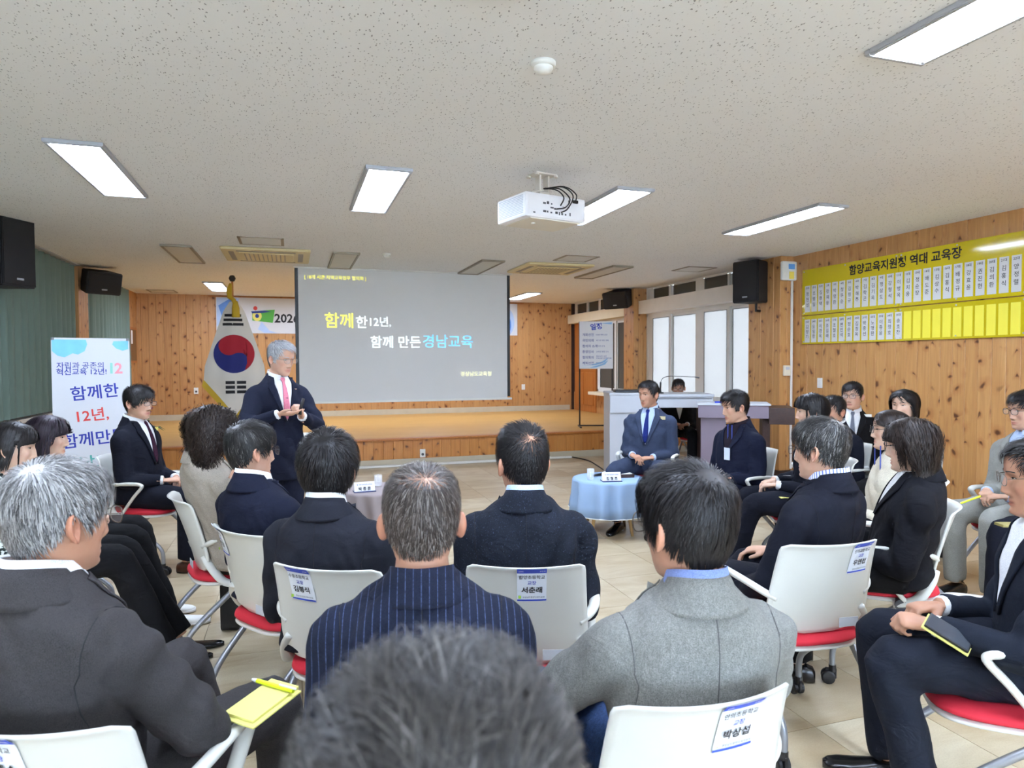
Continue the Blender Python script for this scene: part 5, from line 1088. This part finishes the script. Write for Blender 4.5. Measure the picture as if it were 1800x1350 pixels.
    if collar:
        k_ = 1 if not fem else .9
        def cr(r, ry, dz, fd=0.):      # collar row, its ends tuck in at the front
            def f(p):
                e = max(0., 1-abs(math.sin(p/2))**2*1.0); e = max(0, math.cos(p)); q_ = 1-.30*e
                return (r*math.sin(p)*q_, y0+ry*math.cos(p)*q_-.01*e, zN+dz-fd*(.5+.5*math.cos(p))**1.5)
            return f
        band('collar', [cr(.061*k_, .065*k_, .0, .03), cr(.064*k_, .068*k_, .038, .04), cr(.069*k_, .074*k_, .041, .042), cr(.080*k_, .086*k_, .012, .02), cr(.098*k_*sw+.010, .100*k_, -.026, .004), cr(.098*k_*sw+.013, .103*k_, -.036, .0), cr(.094*k_*sw+.006, .095*k_, -.037, .0)], 66, None, jacket, jo)
    if shirt is not None:
        k_ = nk/.0585; V, F_ = None, None
        ph = np.linspace(R(8), R(352), 44); rws = [rr(.0585*k_, .0625*k_, .02, .02), rr(.0605*k_, .0645*k_, .056, .042, .006), rr(.0635*k_, .068*k_, .058, .044, .008), rr(.070*k_, .074*k_, .02, .035, .012)]
        Vc = np.concatenate([np.array([fn(p) for p in ph]) for fn in rws]); mk('shirt_collar', Vc, grid_faces(4, 44), shirt, t)
    if seams:
        bz = []
        for z in np.linspace(zN-.03, seat+.12, 16):
            r_ = bvh.ray_cast(Vector((.002, -1.2, z)), Vector((0, 1, 0)))[0]
            if r_: bz.append((r_.x, r_.y-.0006, r_.z))
        if len(bz) > 3: MB().tube(bz, .0013, 5).build('back_seam', M_SEAM_L if 'grey_wool_blazer' in jacket.name else M_SEAM, jo)
        for s in (-1, 1):
            pt = []
            for k in range(26):
                b_ = 2*math.pi*k/25; c = Vector((s*.135*sw, sh(zN-.12)-.005, zN-.15)); r_ = bvh.ray_cast(c, Vector((s*.32*(1 if math.sin(b_) > -.2 else .6), math.cos(b_), math.sin(b_))).normalized())[0]
                if r_ and (r_-c).length < .16: pt.append(tuple(r_+(r_-c).normalized()*.0006))
            if len(pt) > 6: MB().tube(pt, .0013, 5).build('sleeve_seam', M_SEAM_L if 'grey_wool_blazer' in jacket.name else M_SEAM, jo)
    # hair, brows, eyes, glasses
    make_hair(h, hair, int(abs(x*977+y*331)) % 9999, Mh, t, hairmat)
    if face:
        hb = BVHTree.FromPolygons([Vector(v) for v in h['P'].reshape(-1, 3)], grid_faces(NR, NA, True).tolist())
        def sf(px, pz, off): r_ = hb.ray_cast(Vector((px, .3, pz)), Vector((0, -1, 0)))[0]; return (px, (r_.y if r_ else .08)+off, pz)
        def patch(nm, pts_top, pts_bot, off, mat, n=9):
            V = []
            for w in (0, .5, 1):
                for k in np.linspace(0, 1, n): A_ = np.array(pts_top(k)); B_ = np.array(pts_bot(k)); c = A_*(1-w)+B_*w; V.append(sf(c[0], c[1], off))
            return mk(nm, np.array(V)@M3.T+Mt, grid_faces(3, n), mat, t)
        for s in (-1, 1):
            cl = st_eye.get(label, .55); ex = lambda k: s*(.018+.027*k); ez = lambda k: .0005+.0012*k
            e_ = patch('eye', lambda k: (ex(k), ez(k)+.0052*cl*math.sin(math.pi*min(1, max(0, k)))**.8), lambda k: (ex(k), ez(k)-.0036*cl*math.sin(math.pi*k)**.8), .0008, M_EYE[0])
            ix = s*.031; V = [sf(ix, .0012, .0014)]+[sf(ix+.0056*math.cos(b_), .0012+.0046*cl*math.sin(b_), .0014) for b_ in np.linspace(0, 2*math.pi, 14, endpoint=False)]
            mk('iris', np.array(V)@M3.T+Mt, [[0, 1+k, 1+(k+1) % 14] for k in range(14)], M_EYE[1], e_)
            patch('eyelid', lambda k: (ex(k), ez(k)+.0052*cl*math.sin(math.pi*k)**.8+.0018), lambda k: (ex(k), ez(k)+.0052*cl*math.sin(math.pi*k)**.8-.0003), .0018, M_EYE[1])
            patch('eyebrow', lambda k: (s*(.013+.036*k), .0195+.004*math.sin(math.pi*k*.75)+.0026*(1-k)), lambda k: (s*(.013+.036*k), .0168+.004*math.sin(math.pi*k*.75)), .0014, hairmat)
    if glasses is not None:
        gm, rx, rz, rad = glasses; gl = MB(); lens = []
        yy = .1055 if face else .100
        for s in (-1, 1):
            c = np.array((s*.0335, yy, -.002)); P_ = []
            for b_ in np.linspace(0, 2*math.pi, 29): px = rx*sup(math.cos(b_), .75); P_.append(c+np.array((px, -.10*abs(px*s+0.0)*(px*s > 0)-.06*max(0, px*s), rz*sup(math.sin(b_), .75))))
            gl.tube(P_, rad, 6, cap=False); lens.append((np.vstack([c, P_[:-1]]), [[0, 1+k, 1+(k+1) % 28] for k in range(28)]))
            gl.tube(curve([c+np.array((s*rx, -.006, .006)), (s*.070, .075, .006), (s*.0765, .03, .010), (s*.0785, -.004, .012), (s*.077, -.022, -.002), (s*.076, -.028, -.014)], 4), rad*1.0, 6)
        gl.tube(curve([(-.0335+rx, yy+.001, .004), (0, yy+.005, .007), (.0335-rx, yy+.001, .004)], 4), rad, 6)
        go = mk('glasses', gl.verts()@M3.T+Mt, gl.F, gm, t)
        for V_, F_ in lens: mk('lens', V_@M3.T+Mt, F_, M_LENS, go, False)
    tag(t, label, 'person', group)
    if chair_lab:
        cyw = yaw if chair_yaw is None else R(chair_yaw); chair(x+chair_off[0], y+chair_off[1], cyw, chair_lab)
    return t
st_eye = {}
def wrinkle(V, F, amp, seed):
    N = normals(V, F); x, y, z = V.T; s = seed
    f = np.sin(38*z+7*np.sin(9*x+s)+5*np.sin(11*y+2*s))*np.clip(.5+np.sin(8*x+5*z+s)*.8, 0, 1)+.7*np.sin(26*(x+z)+6*np.sin(12*y+s)+s)*np.clip(np.sin(9*y-6*z+1.7*s), 0, 1)+.6*np.sin(60*z+20*x+9*np.sin(13*x+8*y+s))*np.clip(np.sin(6*z+7*y+3*s)-.2, 0, 1)
    return V+N*(amp*f)[:, None]
# ================================================================ THE MEETING
def at(px, py, d, yaw, lean=0., hy=0.):
    p = D(px, py, d); s = lean*.46+.022+hy; return dict(x=p.x-math.sin(R(yaw))*s, y=p.y-math.cos(R(yaw))*s, H=p.z, yaw=yaw, lean=lean, hy=hy)
def off(yaw, f=.05): return (math.sin(R(yaw))*f, math.cos(R(yaw))*f)
HB = hair_mat('black_hair', (14, 13, 15), (40, 36, 36)); HBR = hair_mat('dark_brown_hair', (24, 17, 15), (52, 40, 34)); HG = hair_mat('salt_and_pepper_hair', (40, 40, 42), (122, 120, 118), .42); HGB = hair_mat('greying_brown_hair', (38, 30, 26), (80, 68, 60), .20, (128, 122, 116)); HW = hair_mat('silver_hair', (126, 126, 128), (186, 186, 186), .3); HD = hair_mat('greying_black_hair', (17, 17, 18), (50, 48, 47), .06, (104, 102, 100)); HBW = hair_mat('front_head_hair', (24, 22, 22), (74, 70, 66), .05, (110, 106, 102))
NEAR = dict(n=8200, K=6, w=.0014, len=.055, clump=.7, camp=.22); MID = dict(n=4600, K=5, w=.0021, len=.055, clump=.7, camp=.25); FAR = dict(n=2200, K=5, w=.0032, len=.05)
C = cloth_mat; SH_W = C('white_shirt', (236, 238, 240)); SH_B = C('light_blue_shirt', (176, 194, 226)); NAVY = C('navy_suit', (38, 45, 74)); NAVYD = C('dark_navy_suit', (29, 33, 52)); BLK = C('black_suiting', (26, 26, 30)); CHAR = C('charcoal_suit', (49, 52, 66)); BROWNG = C('dark_grey_wool', (84, 80, 81), 'tweed', (56, 53, 54)); SLATE = C('slate_blue_suit', (86, 102, 138)); BEIGE = C('beige_jacket', (150, 141, 129)); TAUPE = C('taupe_skirt', (116, 108, 99)); PIN = C('pinstripe_navy_suit', (32, 40, 68), 'pin', (104, 122, 166)); FLECK = C('flecked_navy_wool', (36, 43, 60), 'fleck', (112, 132, 164)); TWEED = C('grey_wool_blazer', (120, 120, 115), 'tweed', (92, 92, 88)); JEANS = C('blue_jeans', (70, 98, 148), 'tweed', (54, 78, 124)); STRP = C('striped_shirt', (226, 230, 240), 'stripe', (90, 110, 180)); CREAM = C('cream_knit', (206, 198, 178)); GREYL = C('light_grey_suit', (150, 150, 143)); KNIT = C('green_white_knit', (58, 70, 68), 'knit', (196, 200, 192)); SHB2 = C('denim_blue_shirt', (122, 138, 186)); DKP = C('dark_plum_shirt', (52, 40, 56)); TPINK = C('pink_tie', (206, 120, 138)); TMAR = C('maroon_tie', (84, 34, 66)); TBLUE = C('royal_blue_tie', (38, 62, 170)); TGREY = C('grey_tie', (104, 108, 120)); LEO = C('leopard_scarf', (196, 170, 120), 'knit', (40, 30, 24)); NAVYB = C('deep_blue_jacket', (32, 40, 74))
SK1, SK2, SK3, SK4 = (184, 140, 114), (200, 160, 136), (172, 128, 103), (210, 175, 152)
M_TAGY = plain('yellow_name_badge', (226, 214, 110), .5); M_TAGW = plain('white_name_badge', (226, 224, 214), .5); M_TAGG = plain('gold_name_badge', (206, 192, 150), .4); M_PINB = plain('lapel_pin', (206, 206, 210), .2, .9); M_BADGE = plain('badge_card', (214, 226, 244), .5); M_LAN = plain('blue_lanyard', (52, 66, 140), .7)
BOB = dict(long=True, line=HL_LONG, len=.19, T=(.026, .030, .022), w=.0042, n=3400, K=7, grav=.7, mess=.10)
GB, GM = (M_GLF, .0255, .0185, .0016), (M_GLM, .0255, .0175, .0011)
# chairs seen from behind
c10 = chair_at(925, 994, 18, 'white chair in the centre with a name sign in the middle of its back'); c8 = chair_at(562, 997, 33, 'white chair under the man with bowl-cut hair'); c7 = chair_at(412, 932, 55, 'white chair under the navy jacket man beside the curly-haired woman')
c6 = chair_at(308, 873, 74, 'white chair under the curly-haired woman in the beige jacket'); c12 = chair_at(1256, 1226, 3, 'white chair under the man in grey blazer with a large name sign'); c17 = chair_at(1471, 954, 6, 'white chair under the man in dark navy suit with a sign at its right corner')
c5 = chair_at(22, 1279, 22, 'white chair in the left foreground with a sign at the left edge'); c22 = chair_at(1672, 884, -52, 'white chair with its side frame showing under the woman in black jacket')
def sit(px, py, d, yaw, ch, back=-.035):          # a person on a given chair: leans so that the head is where it is seen
    hd = D(px, py, d); a = ch[2]; f = Vector((math.sin(a), math.cos(a), 0)); r = Vector((math.cos(a), -math.sin(a), 0)); c = Vector((ch[0], ch[1], 0)); v = Vector((hd.x, hd.y, 0))-c
    root = c+f*back+r*max(-.12, min(.12, v.dot(r))); b = R(yaw); bf = Vector((math.sin(b), math.cos(b), 0)); br = Vector((math.cos(b), -math.sin(b), 0)); w = Vector((hd.x, hd.y, 0))-root
    return dict(x=root.x, y=root.y, H=hd.z, yaw=yaw, lean=max(-.25, min(.35, (w.dot(bf)-.022)/.46)), hx=max(-.06, min(.06, w.dot(br))), hy=0.)
# 1 standing speaker
sp = person('silver-haired man in navy suit and pink tie speaking beside the screen', **at(490, 597, 4.9, 154), stand=True, hyaw=-16, neck=.138, hpitch=10, hs=1.0, skin=SK2, jacket=NAVY, trousers=NAVY, shirt=SH_W, tie=TPINK, hair=dict(FAR, n=3000, T=(.026, .014, .008), sweep=-.9, line=HL_HIGH), hairmat=HW, glasses=GM, q=1,
  hands=[((.12, .27, 1.14), (-.85, .5, .06), 'open', (.05, -.25, .9), (.8, -.3, -.6)), ((-.03, .29, 1.12), (.35, .5, .55), 'grip', (.8, -.1, -.2), (-.8, -.4, -.5))], tag_=[('lapel_pin', -.085, 1.30, .016, .008, M_PINB), ('clip_microphone', -.005, 1.235, .018, .014, M_BLACK)])
rm = empty('presentation_remote', tuple(sp.matrix_basis @ Vector((.015, .36, 1.195)))); MB().tube([(0, 0, -.06), (0.01, 0, .0), (.025, 0, .05)], .011, 8).build('case', M_BLACK, rm, True); tag(rm, 'black presentation remote in the speaker\'s hand', 'remote')
# 2 seated left man
person('seated man with glasses in navy suit and maroon tie beside the standing banner', **at(243, 675, 4.95, 112, -.04), hyaw=10, neck=.138, hpitch=4, skin=SK2, jacket=NAVYD, trousers=NAVYD, shirt=SH_W, tie=TMAR, hair=dict(FAR, n=3200, T=(.030, .016, .007), sweep=.9, len=.07), hairmat=HB, glasses=(M_GLF, .027, .016, .0014), q=1, shoes='brown', tag_=[('name_badge', -.125, 1.0, .055, .026, M_TAGY), ('lapel_pin', -.075, 1.03, .01, .01, M_PINB)], chair_lab='white chair under the seated man beside the standing banner', chair_off=off(108))
# 3, 4 women at the left edge
person('woman with dark bobbed hair in profile below the standing banner', **at(80, 727, 3.65, 84), sw=.86, hyaw=2, neck=.138, hpitch=2, hs=.97, skin=SK4, jacket=C('cream_jacket', (222, 206, 176)), trousers=BLK, shirt=None, hair=dict(BOB, n=4200, bang=.5, len=.17, facecut=.02, facey=.03), hairmat=hair_mat('plum_black_hair', (16, 12, 18), (54, 42, 54)), q=1, shoes='sneaker', feet=[(.10, .60, .085), (-.12, .52, .085)], knees=[(.12, .44, .535), (-.12, .44, .535)], chair_lab='white chair under the woman with dark bobbed hair at the left', chair_off=off(92))
person('woman in green and white knit jacket cut off by the left edge', **at(14, 737, 3.15, 82), sw=.86, hyaw=0, neck=.138, hpitch=6, hs=.97, skin=SK4, jacket=KNIT, trousers=BLK, shirt=None, hair=dict(BOB, n=3600, bang=.9, len=.13, T=(.022, .02, .014)), hairmat=HB, q=1, shoes='flat', feet=[(.12, .66, .085), (-.02, .72, .085)], knees=[(.10, .46, .55), (-.08, .47, .55)], chair_lab='white chair at the left edge under the woman in knit jacket', chair_off=off(88))
# 5 grey-haired man in the left foreground
p5 = sit(92, 799, 1.46, 32, c5); person('grey-haired man in a dark grey jacket in the left foreground', **p5, hyaw=16, hpitch=4, hs=1.03, skin=SK3, sw=1.04, jacket=BROWNG, trousers=BROWNG, shirt=SH_W, hair=dict(NEAR, T=(.022, .013, .006), sweep=.4, whorl=(.01, -.055, .09), mess=.16), hairmat=HG, glasses=(M_GLM, .0255, .018, .0012), q=0, seams=True, hands=[((.10, .25, .66), (-.6, .7, -.2), 'clasp', (0, -.15, -1), (.85, -.35, -.3)), ((-.07, .26, .65), (.7, .6, -.1), 'clasp', (0, -.15, -1))], knees=[(.22, .47, .55), (-.10, .50, .62)], feet=[(.26, .47, .085), (-.05, .60, .085)], )
# 6 curly-haired woman, 7, 8
p6 = sit(362, 713, 3.15, 64, c6); person('woman with curly dark hair in a beige jacket seen from behind', **p6, sw=.88, hyaw=-2, hs=.97, skin=SK4, jacket=BEIGE, trousers=TAUPE, shirt=LEO, hair=dict(BOB, n=4300, K=12, T=(.036, .046, .038), len=.17, curl=.011, cw=24, w=.0032, facey=.03, mess=.3), hairmat=HBR, q=1, face=False, shoes='flat', )
p7 = sit(436, 738, 2.92, 48, c7); person('man with black hair and glasses in a navy jacket next to the curly-haired woman', **p7, hyaw=16, hpitch=2, skin=SK2, jacket=NAVY, trousers=CHAR, shirt=SH_W, hair=dict(MID, T=(.026, .014, .006), sweep=.5), hairmat=HD, glasses=GB, q=1, front='open', )
p8 = sit(577, 755, 2.42, 26, c8); person('man with thick black bowl-cut hair in a charcoal suit seen from behind', **p8, hyaw=-8, skin=SK2, jacket=CHAR, trousers=CHAR, shirt=SH_W, hair=dict(NEAR, n=7000, w=.0019, T=(.034, .031, .015), line=HL_LONG, len=.085, sweep=.1, mess=.06, clump=.6, camp=.1), hairmat=HB, q=0, face=False, seams=True, hs=1.06)
# 9 pinstripe man in the middle foreground
p9 = at(741, 806, 1.52, 12, .02); person('man with thinning greying hair in a navy pinstripe suit in the middle foreground', **p9, hyaw=-1, hpitch=2, hs=1.03, sw=1.06, skin=SK3, jacket=PIN, trousers=PIN, shirt=None, hair=dict(NEAR, n=8000, T=(.016, .011, .005), bald=.05, bmin=.62, bald_c=(.006, -.035, .100), mess=.2, w=.0011, len=.045), hairmat=HGB, q=0, face=False, seams=True, chair_lab='white chair hidden behind the pinstripe man in the middle foreground', chair_yaw=10, chair_off=off(10, .03))
# 10 balding crown
p10 = sit(922, 744, 2.46, 18, c10); person('man with thinning crown in a flecked navy jacket seen from behind in the centre', **p10, hyaw=-22, hpitch=3, hs=1.06, sw=1.10, skin=SK1, jacket=FLECK, trousers=NAVYD, shirt=SH_B, hair=dict(NEAR, n=7500, w=.0016, T=(.020, .012, .006), bald=.045, bmin=.5, bald_c=(.004, -.075, .072), whorl=(.004, -.075, .072), spike=.016, mess=.1), hairmat=HB, q=0, seams=True, )
# 11 blurred head in front
p11 = at(768, 1172, .405, 12); person('top of a dark-haired head in the very front, out of focus', **p11, hyaw=0, hpitch=6, hs=1.03, skin=SK1, jacket=NAVYD, trousers=NAVYD, shirt=SH_W, hair=dict(NEAR, n=12000, w=.0010, T=(.026, .013, .006), len=.075, clump=1.2, camp=.5, mess=.25, spike=.010, fwd=.9, sweep=.1, whorl=(.01, -.098, .02)), hairmat=HBW, q=1, face=False, chair_lab='white chair under the out-of-focus person in the very front', chair_yaw=12, chair_off=off(12))
# 12 grey blazer
p12 = sit(1216, 810, 1.54, 8, c12); person('man with black hair and round glasses in a grey wool blazer at the right foreground', **p12, hyaw=-20, hpitch=4, hs=1.11, sw=1.05, skin=SK1, jacket=TWEED, trousers=JEANS, shirt=SHB2, hair=dict(NEAR, n=8500, w=.0017, T=(.030, .015, .006), len=.07, sweep=-.2, mess=.1), hairmat=HB, glasses=(M_GLM, .024, .022, .0013), q=0, seams=True, hands=[((.07, .27, .66), (-.7, .6, -.1), 'clasp', (0, -.15, -1), (.9, -.3, -.3)), ((-.10, .24, .66), (.7, .6, -.1), 'clasp', (0, -.15, -1), (-.95, -.25, -.25))], knees=[(.14, .45, .54), (-.26, .42, .54)], feet=[(.12, .5, .085), (-.3, .5, .085)], )
# 13, 14, 15
person('man in slate blue suit and blue tie with folded hands behind the blue table', **at(1142, 667, 6.2, 226, -.03), hyaw=22, neck=.138, hpitch=4, skin=SK1, sw=1.06, belly=1.1, jacket=SLATE, trousers=SLATE, shirt=SH_B, tie=TBLUE, hair=dict(FAR, n=2600, T=(.018, .012, .006), sweep=.6, line=HL_HIGH), hairmat=HB, q=1, tag_=[('name_badge', -.13, .98, .06, .03, M_TAGG), ('lapel_pin', -.08, 1.06, .02, .008, M_PINB)], knees=[(.20, .42, .53), (-.20, .42, .53)], feet=[(.16, .42, .085), (-.16, .42, .085)], chair_lab='white chair under the man in slate blue suit', chair_off=off(222))
person('man in black vest looking down behind the lectern desk', **at(1193, 664, 9.3, 205), hyaw=8, hpitch=12, skin=SK3, jacket=BLK, trousers=BLK, shirt=SH_W, hair=dict(FAR, n=1500), hairmat=HB, glasses=GB, q=2, chair_lab='white chair behind the lectern desk', chair_off=(.25, -.1), chair_yaw=230)
person('man in deep blue jacket with a lanyard seated right of the blue table', **at(1296, 683, 5.1, 262, -.02), hyaw=16, neck=.138, hpitch=8, skin=SK2, jacket=NAVYB, trousers=NAVYB, shirt=DKP, front='open', hair=dict(FAR, n=3000, T=(.024, .014, .007), sweep=.8), hairmat=HB, q=1, tag_=[('badge_card', -.02, .80, .055, .09, M_BADGE), ('lanyard', -.035, .93, .006, .17, M_LAN), ('lanyard', .005, .93, .006, .17, M_LAN)], chair_lab='white chair under the man in deep blue jacket', chair_off=off(250))
# 16-22 right group
person('woman with short black hair in a dark suit with white cuffs at the right', **at(1428, 690, 4.6, 296), sw=.88, hyaw=8, neck=.138, hpitch=2, hs=.97, skin=SK4, jacket=NAVYD, trousers=NAVYD, shirt=SH_W, front='open', hair=dict(BOB, n=3600, T=(.03, .026, .014), len=.11, bang=.6), hairmat=HB, q=1, shoes='sneaker', hands=[((.05, .26, .665), (-.5, .8, -.2), 'rest', (0, -.1, -1)), ((-.08, .27, .655), (.5, .8, -.2), 'rest', (0, -.1, -1))], feet=[(.11, .50, .085), (-.11, .56, .085)], chair_lab='white chair under the woman in dark suit with white cuffs', chair_off=off(296))
p17 = sit(1446, 729, 2.74, -16, c17, .04); person('grey-black haired man with glasses in a dark navy suit at the right', **p17, hyaw=-10, hpitch=4, hs=1.04, skin=SK2, sw=1.03, jacket=NAVYD, trousers=NAVYD, shirt=STRP, hair=dict(MID, n=6000, T=(.022, .014, .007), sweep=-.6), hairmat=hair_mat('grey_black_hair', (20, 20, 21), (62, 60, 58), .14, (126, 124, 121)), glasses=(M_GLM, .024, .017, .0013), q=0, seams=True, hands=[((.10, .27, .64), (-.4, .8, -.2), 'rest', (0, -.1, -1)), ((-.20, .22, .52), (-.1, .6, -.8), 'rest', (.3, -.3, -1), (-.6, -.8, -.2))], )
person('dark-haired person half hidden behind the woman with short black hair', **at(1465, 693, 5.4, 262), hpitch=2, skin=SK1, jacket=NAVYD, trousers=NAVYD, shirt=SH_W, tie=TGREY, hair=dict(FAR, n=1800), hairmat=HB, q=2, chair_lab='white chair under the half hidden dark-haired person', chair_off=off(262))
person('man with black glasses in a dark suit and grey tie seated by the right wall', **at(1500, 670, 6.1, 226), hyaw=16, neck=.138, skin=SK2, jacket=BLK, trousers=BLK, shirt=SH_W, tie=TGREY, hair=dict(FAR, n=2200), hairmat=HB, glasses=GB, q=2, tag_=[('name_badge', -.12, 1.0, .06, .025, M_TAGW)], chair_lab='white chair under the man with black glasses by the right wall', chair_off=off(226))
person('woman with glasses in a cream jacket with a blue lanyard', **at(1566, 717, 3.85, 296), sw=.86, hyaw=10, neck=.138, hpitch=-2, hs=.96, skin=SK4, jacket=CREAM, trousers=BLK, shirt=None, hair=dict(BOB, n=3000, T=(.018, .022, .018), len=.2, bang=-.4, facey=.0), hairmat=HBR, glasses=(M_GLF, .024, .019, .0014), q=1, tag_=[('lanyard', .05, .90, .006, .22, M_LAN), ('lanyard', -.05, .90, .006, .22, M_LAN)], chair_lab='white chair under the woman in cream jacket', chair_off=off(296))
person('woman with shoulder-length black hair seated behind the woman in cream', **at(1590, 682, 5.1, 250), sw=.88, hyaw=4, hs=.98, skin=SK4, jacket=BLK, trousers=BLK, shirt=SH_W, front='open', hair=dict(BOB, n=2400, bang=-.2, len=.17, T=(.024, .026, .02)), hairmat=HB, q=2, chair_lab='white chair under the woman behind the woman in cream', chair_off=off(250))
p22 = sit(1606, 731, 3.06, -50, c22); person('woman with wavy dark bobbed hair in a black jacket at the right', **p22, sw=.92, hyaw=10, hpitch=4, hs=1.0, skin=SK4, jacket=C('black_wool_jacket', (27, 28, 38)), trousers=BLK, shirt=SH_W, front='open', hair=dict(BOB, n=5200, T=(.030, .034, .028), len=.145, curl=.006, cw=10, w=.003, K=9, bang=.35, facey=.05), hairmat=HBR, glasses=GB, q=0, )
# 23, 24, 26 right edge
person('man with glasses in a light grey suit holding a pen at the right edge', **at(1806, 684, 4.25, 274), hyaw=10, neck=.138, hpitch=3, skin=SK2, jacket=GREYL, trousers=GREYL, shirt=SH_B, front='open', hair=dict(FAR, n=2400), hairmat=HB, glasses=GB, q=1, hands=[((.05, .27, .665), (-.6, .7, -.1), 'grip', (0, -.1, -1)), ((-.07, .26, .655), (.6, .7, -.1), 'clasp', (0, -.1, -1))], tag_=[('badge_card', -.02, .78, .075, .11, M_BADGE)], chair_lab='white chair under the man in light grey suit', chair_off=off(268))
p24 = at(1838, 762, 2.1, -52); person('man with glasses in a navy jacket holding a phone at the right edge', **p24, hyaw=4, hpitch=4, skin=SK3, hs=1.03, sw=1.05, jacket=C('navy_wool_jacket', (38, 47, 66)), trousers=C('navy_trousers', (33, 40, 58)), shirt=SH_W, hair=dict(MID, line=HL_HIGH), hairmat=HD, glasses=GM, q=0, hands=[((.10, .28, .66), (-.4, .8, -.1), 'clasp', (0, -.15, -1)), ((-.12, .34, .665), (-.1, .95, .1), 'grip', (.3, -.1, -1), (-.7, -.6, -.4))], knees=[(.13, .46, .54), (-.15, .47, .55)], feet=[(.15, .42, .085), (-.16, .36, .085)], chair_lab='white chair with a red seat at the right bottom edge', chair_yaw=-52, chair_off=(-.10, .06))
person('person in navy trousers and polished black shoes cut off by the right edge', **at(1905, 690, 3.75, 272), skin=SK2, jacket=NAVYD, trousers=NAVYD, shirt=SH_W, hair=dict(FAR, n=1200), hairmat=HB, q=2, hands=[((.06, .30, .655), (-.4, .8, -.2), 'rest', (0, -.1, -1)), ((-.10, .32, .655), (.2, .9, -.2), 'rest', (0, -.1, -1))], feet=[(.10, .50, .085), (-.12, .52, .085)], chair_lab='white chair cut off by the right edge under the person in navy trousers', chair_off=off(272))
EC = D(535, 846, 6.0); chair(EC.x+.02, EC.y+.15, R(190), 'empty white chair with red seat behind the speaker')
chair_sign(c10, ('함양초등학교', '교장', '서춘래'), 'name sign in the middle of the centre chair back', .018)
chair_sign(c8, ('수동초등학교', '교장', '김봉식'), 'name sign on the chair of the man with bowl-cut hair', -.075)
chair_sign(c7, ('지곡초등학교', '교장', '조현복'), 'name sign on the left corner of the navy jacket man\'s chair', -.135)
chair_sign(c12, ('안의초등학교', '교장', '박상섭'), 'large name sign on the grey blazer man\'s chair', .055)
chair_sign(c17, ('안의고등학교', '교장', '우연섭'), 'name sign on the chair of the man in dark navy suit', .11)
chair_sign(c5, ('함양중학교', '교장', '김종순'), 'name sign on the chair at the bottom left corner', -.03)
# hand-held things
M_PAD = plain('yellow_notepad', (212, 206, 116), .8); M_PEN = plain('lime_pen', (206, 222, 40), .3)
def notepad(loc, yaw, w, d, h, label, pen=True, tilt=(0, 0)):
    t = empty('notepad', loc, yaw); t.rotation_euler = (tilt[0], tilt[1], -yaw); MB().box((-w/2, -d/2, 0), (w/2, d/2, h), .001).build('sheets', M_PAD, t); MB().box((-w/2+.01, -d/2-.012, -.004), (w/2+.012, d/2-.006, -.0005)).build('cover', M_PAD, t)
    tag(t, label, 'notepad', 'yellow notepads')
    if pen:
        p = empty('pen', tuple(t.matrix_basis @ Vector((.0, d*.30, h+.006))), yaw); p.rotation_euler = (tilt[0], tilt[1], -yaw+R(0)); MB().tube([(-.06, 0, 0), (.052, 0, 0)], .0055, 8).build('barrel', M_PEN, p); MB().tube([(-.075, 0, 0), (-.06, 0, 0)], [.003, .0055], 8).build('tip', M_WHITE, p); MB().box((.01, -.002, .005), (.06, .002, .008)).build('clip', M_WHITE, p)
        tag(p, 'lime green pen lying across the foreground notepad', 'pen', 'lime pens')
q_ = D(462, 1232, 1.62); notepad(tuple(q_), R(40), .085, .155, .006, 'yellow notepad on the knee of the grey-haired man in the foreground', True, (R(4), R(3)))
q_ = D(1383, 873, 4.5); notepad(tuple(q_), R(-80), .07, .12, .004, 'yellow notepad under the hands of the woman with white cuffs', False, (R(0), R(-6)))
M_PAD_ = M_PAD; M_PAD = plain('olive_notepad', (150, 140, 84), .8)
q_ = D(1776, 924, 3.6); notepad(tuple(q_), R(-70), .07, .12, .012, 'olive notepad on the armrest at the right edge', False)
M_PAD = M_PAD_
q_ = D(1706, 880, 4.0); pn_ = empty('pen', tuple(q_), R(40)); MB().tube([(-.05, 0, -.02), (.05, 0, .03)], .006, 8).build('barrel', M_PEN, pn_); tag(pn_, 'lime green pen in the hand of the man in light grey suit', 'pen', 'lime pens')
q_ = D(1668, 1112, 2.02); ph = empty('mobile_phone', tuple(q_), R(-40)); ph.rotation_euler = (R(28), R(-18), R(25)); MB().box((-.033, -.062, -.004), (.033, .062, .004), .003).build('case', M_BLACK, ph); MB().box((-.029, -.057, .004), (.029, .057, .0046)).build('screen', plain('phone_glass', (60, 64, 70), .1), ph); MB().box((-.035, -.066, -.012), (.035, .066, -.006), .001).build('card_holder', M_PAD, ph)
tag(ph, 'black mobile phone held over a notepad by the man at the right edge', 'phone')
flush_text()
# the scratch scene is no longer needed
bpy.data.scenes.remove(TSC)
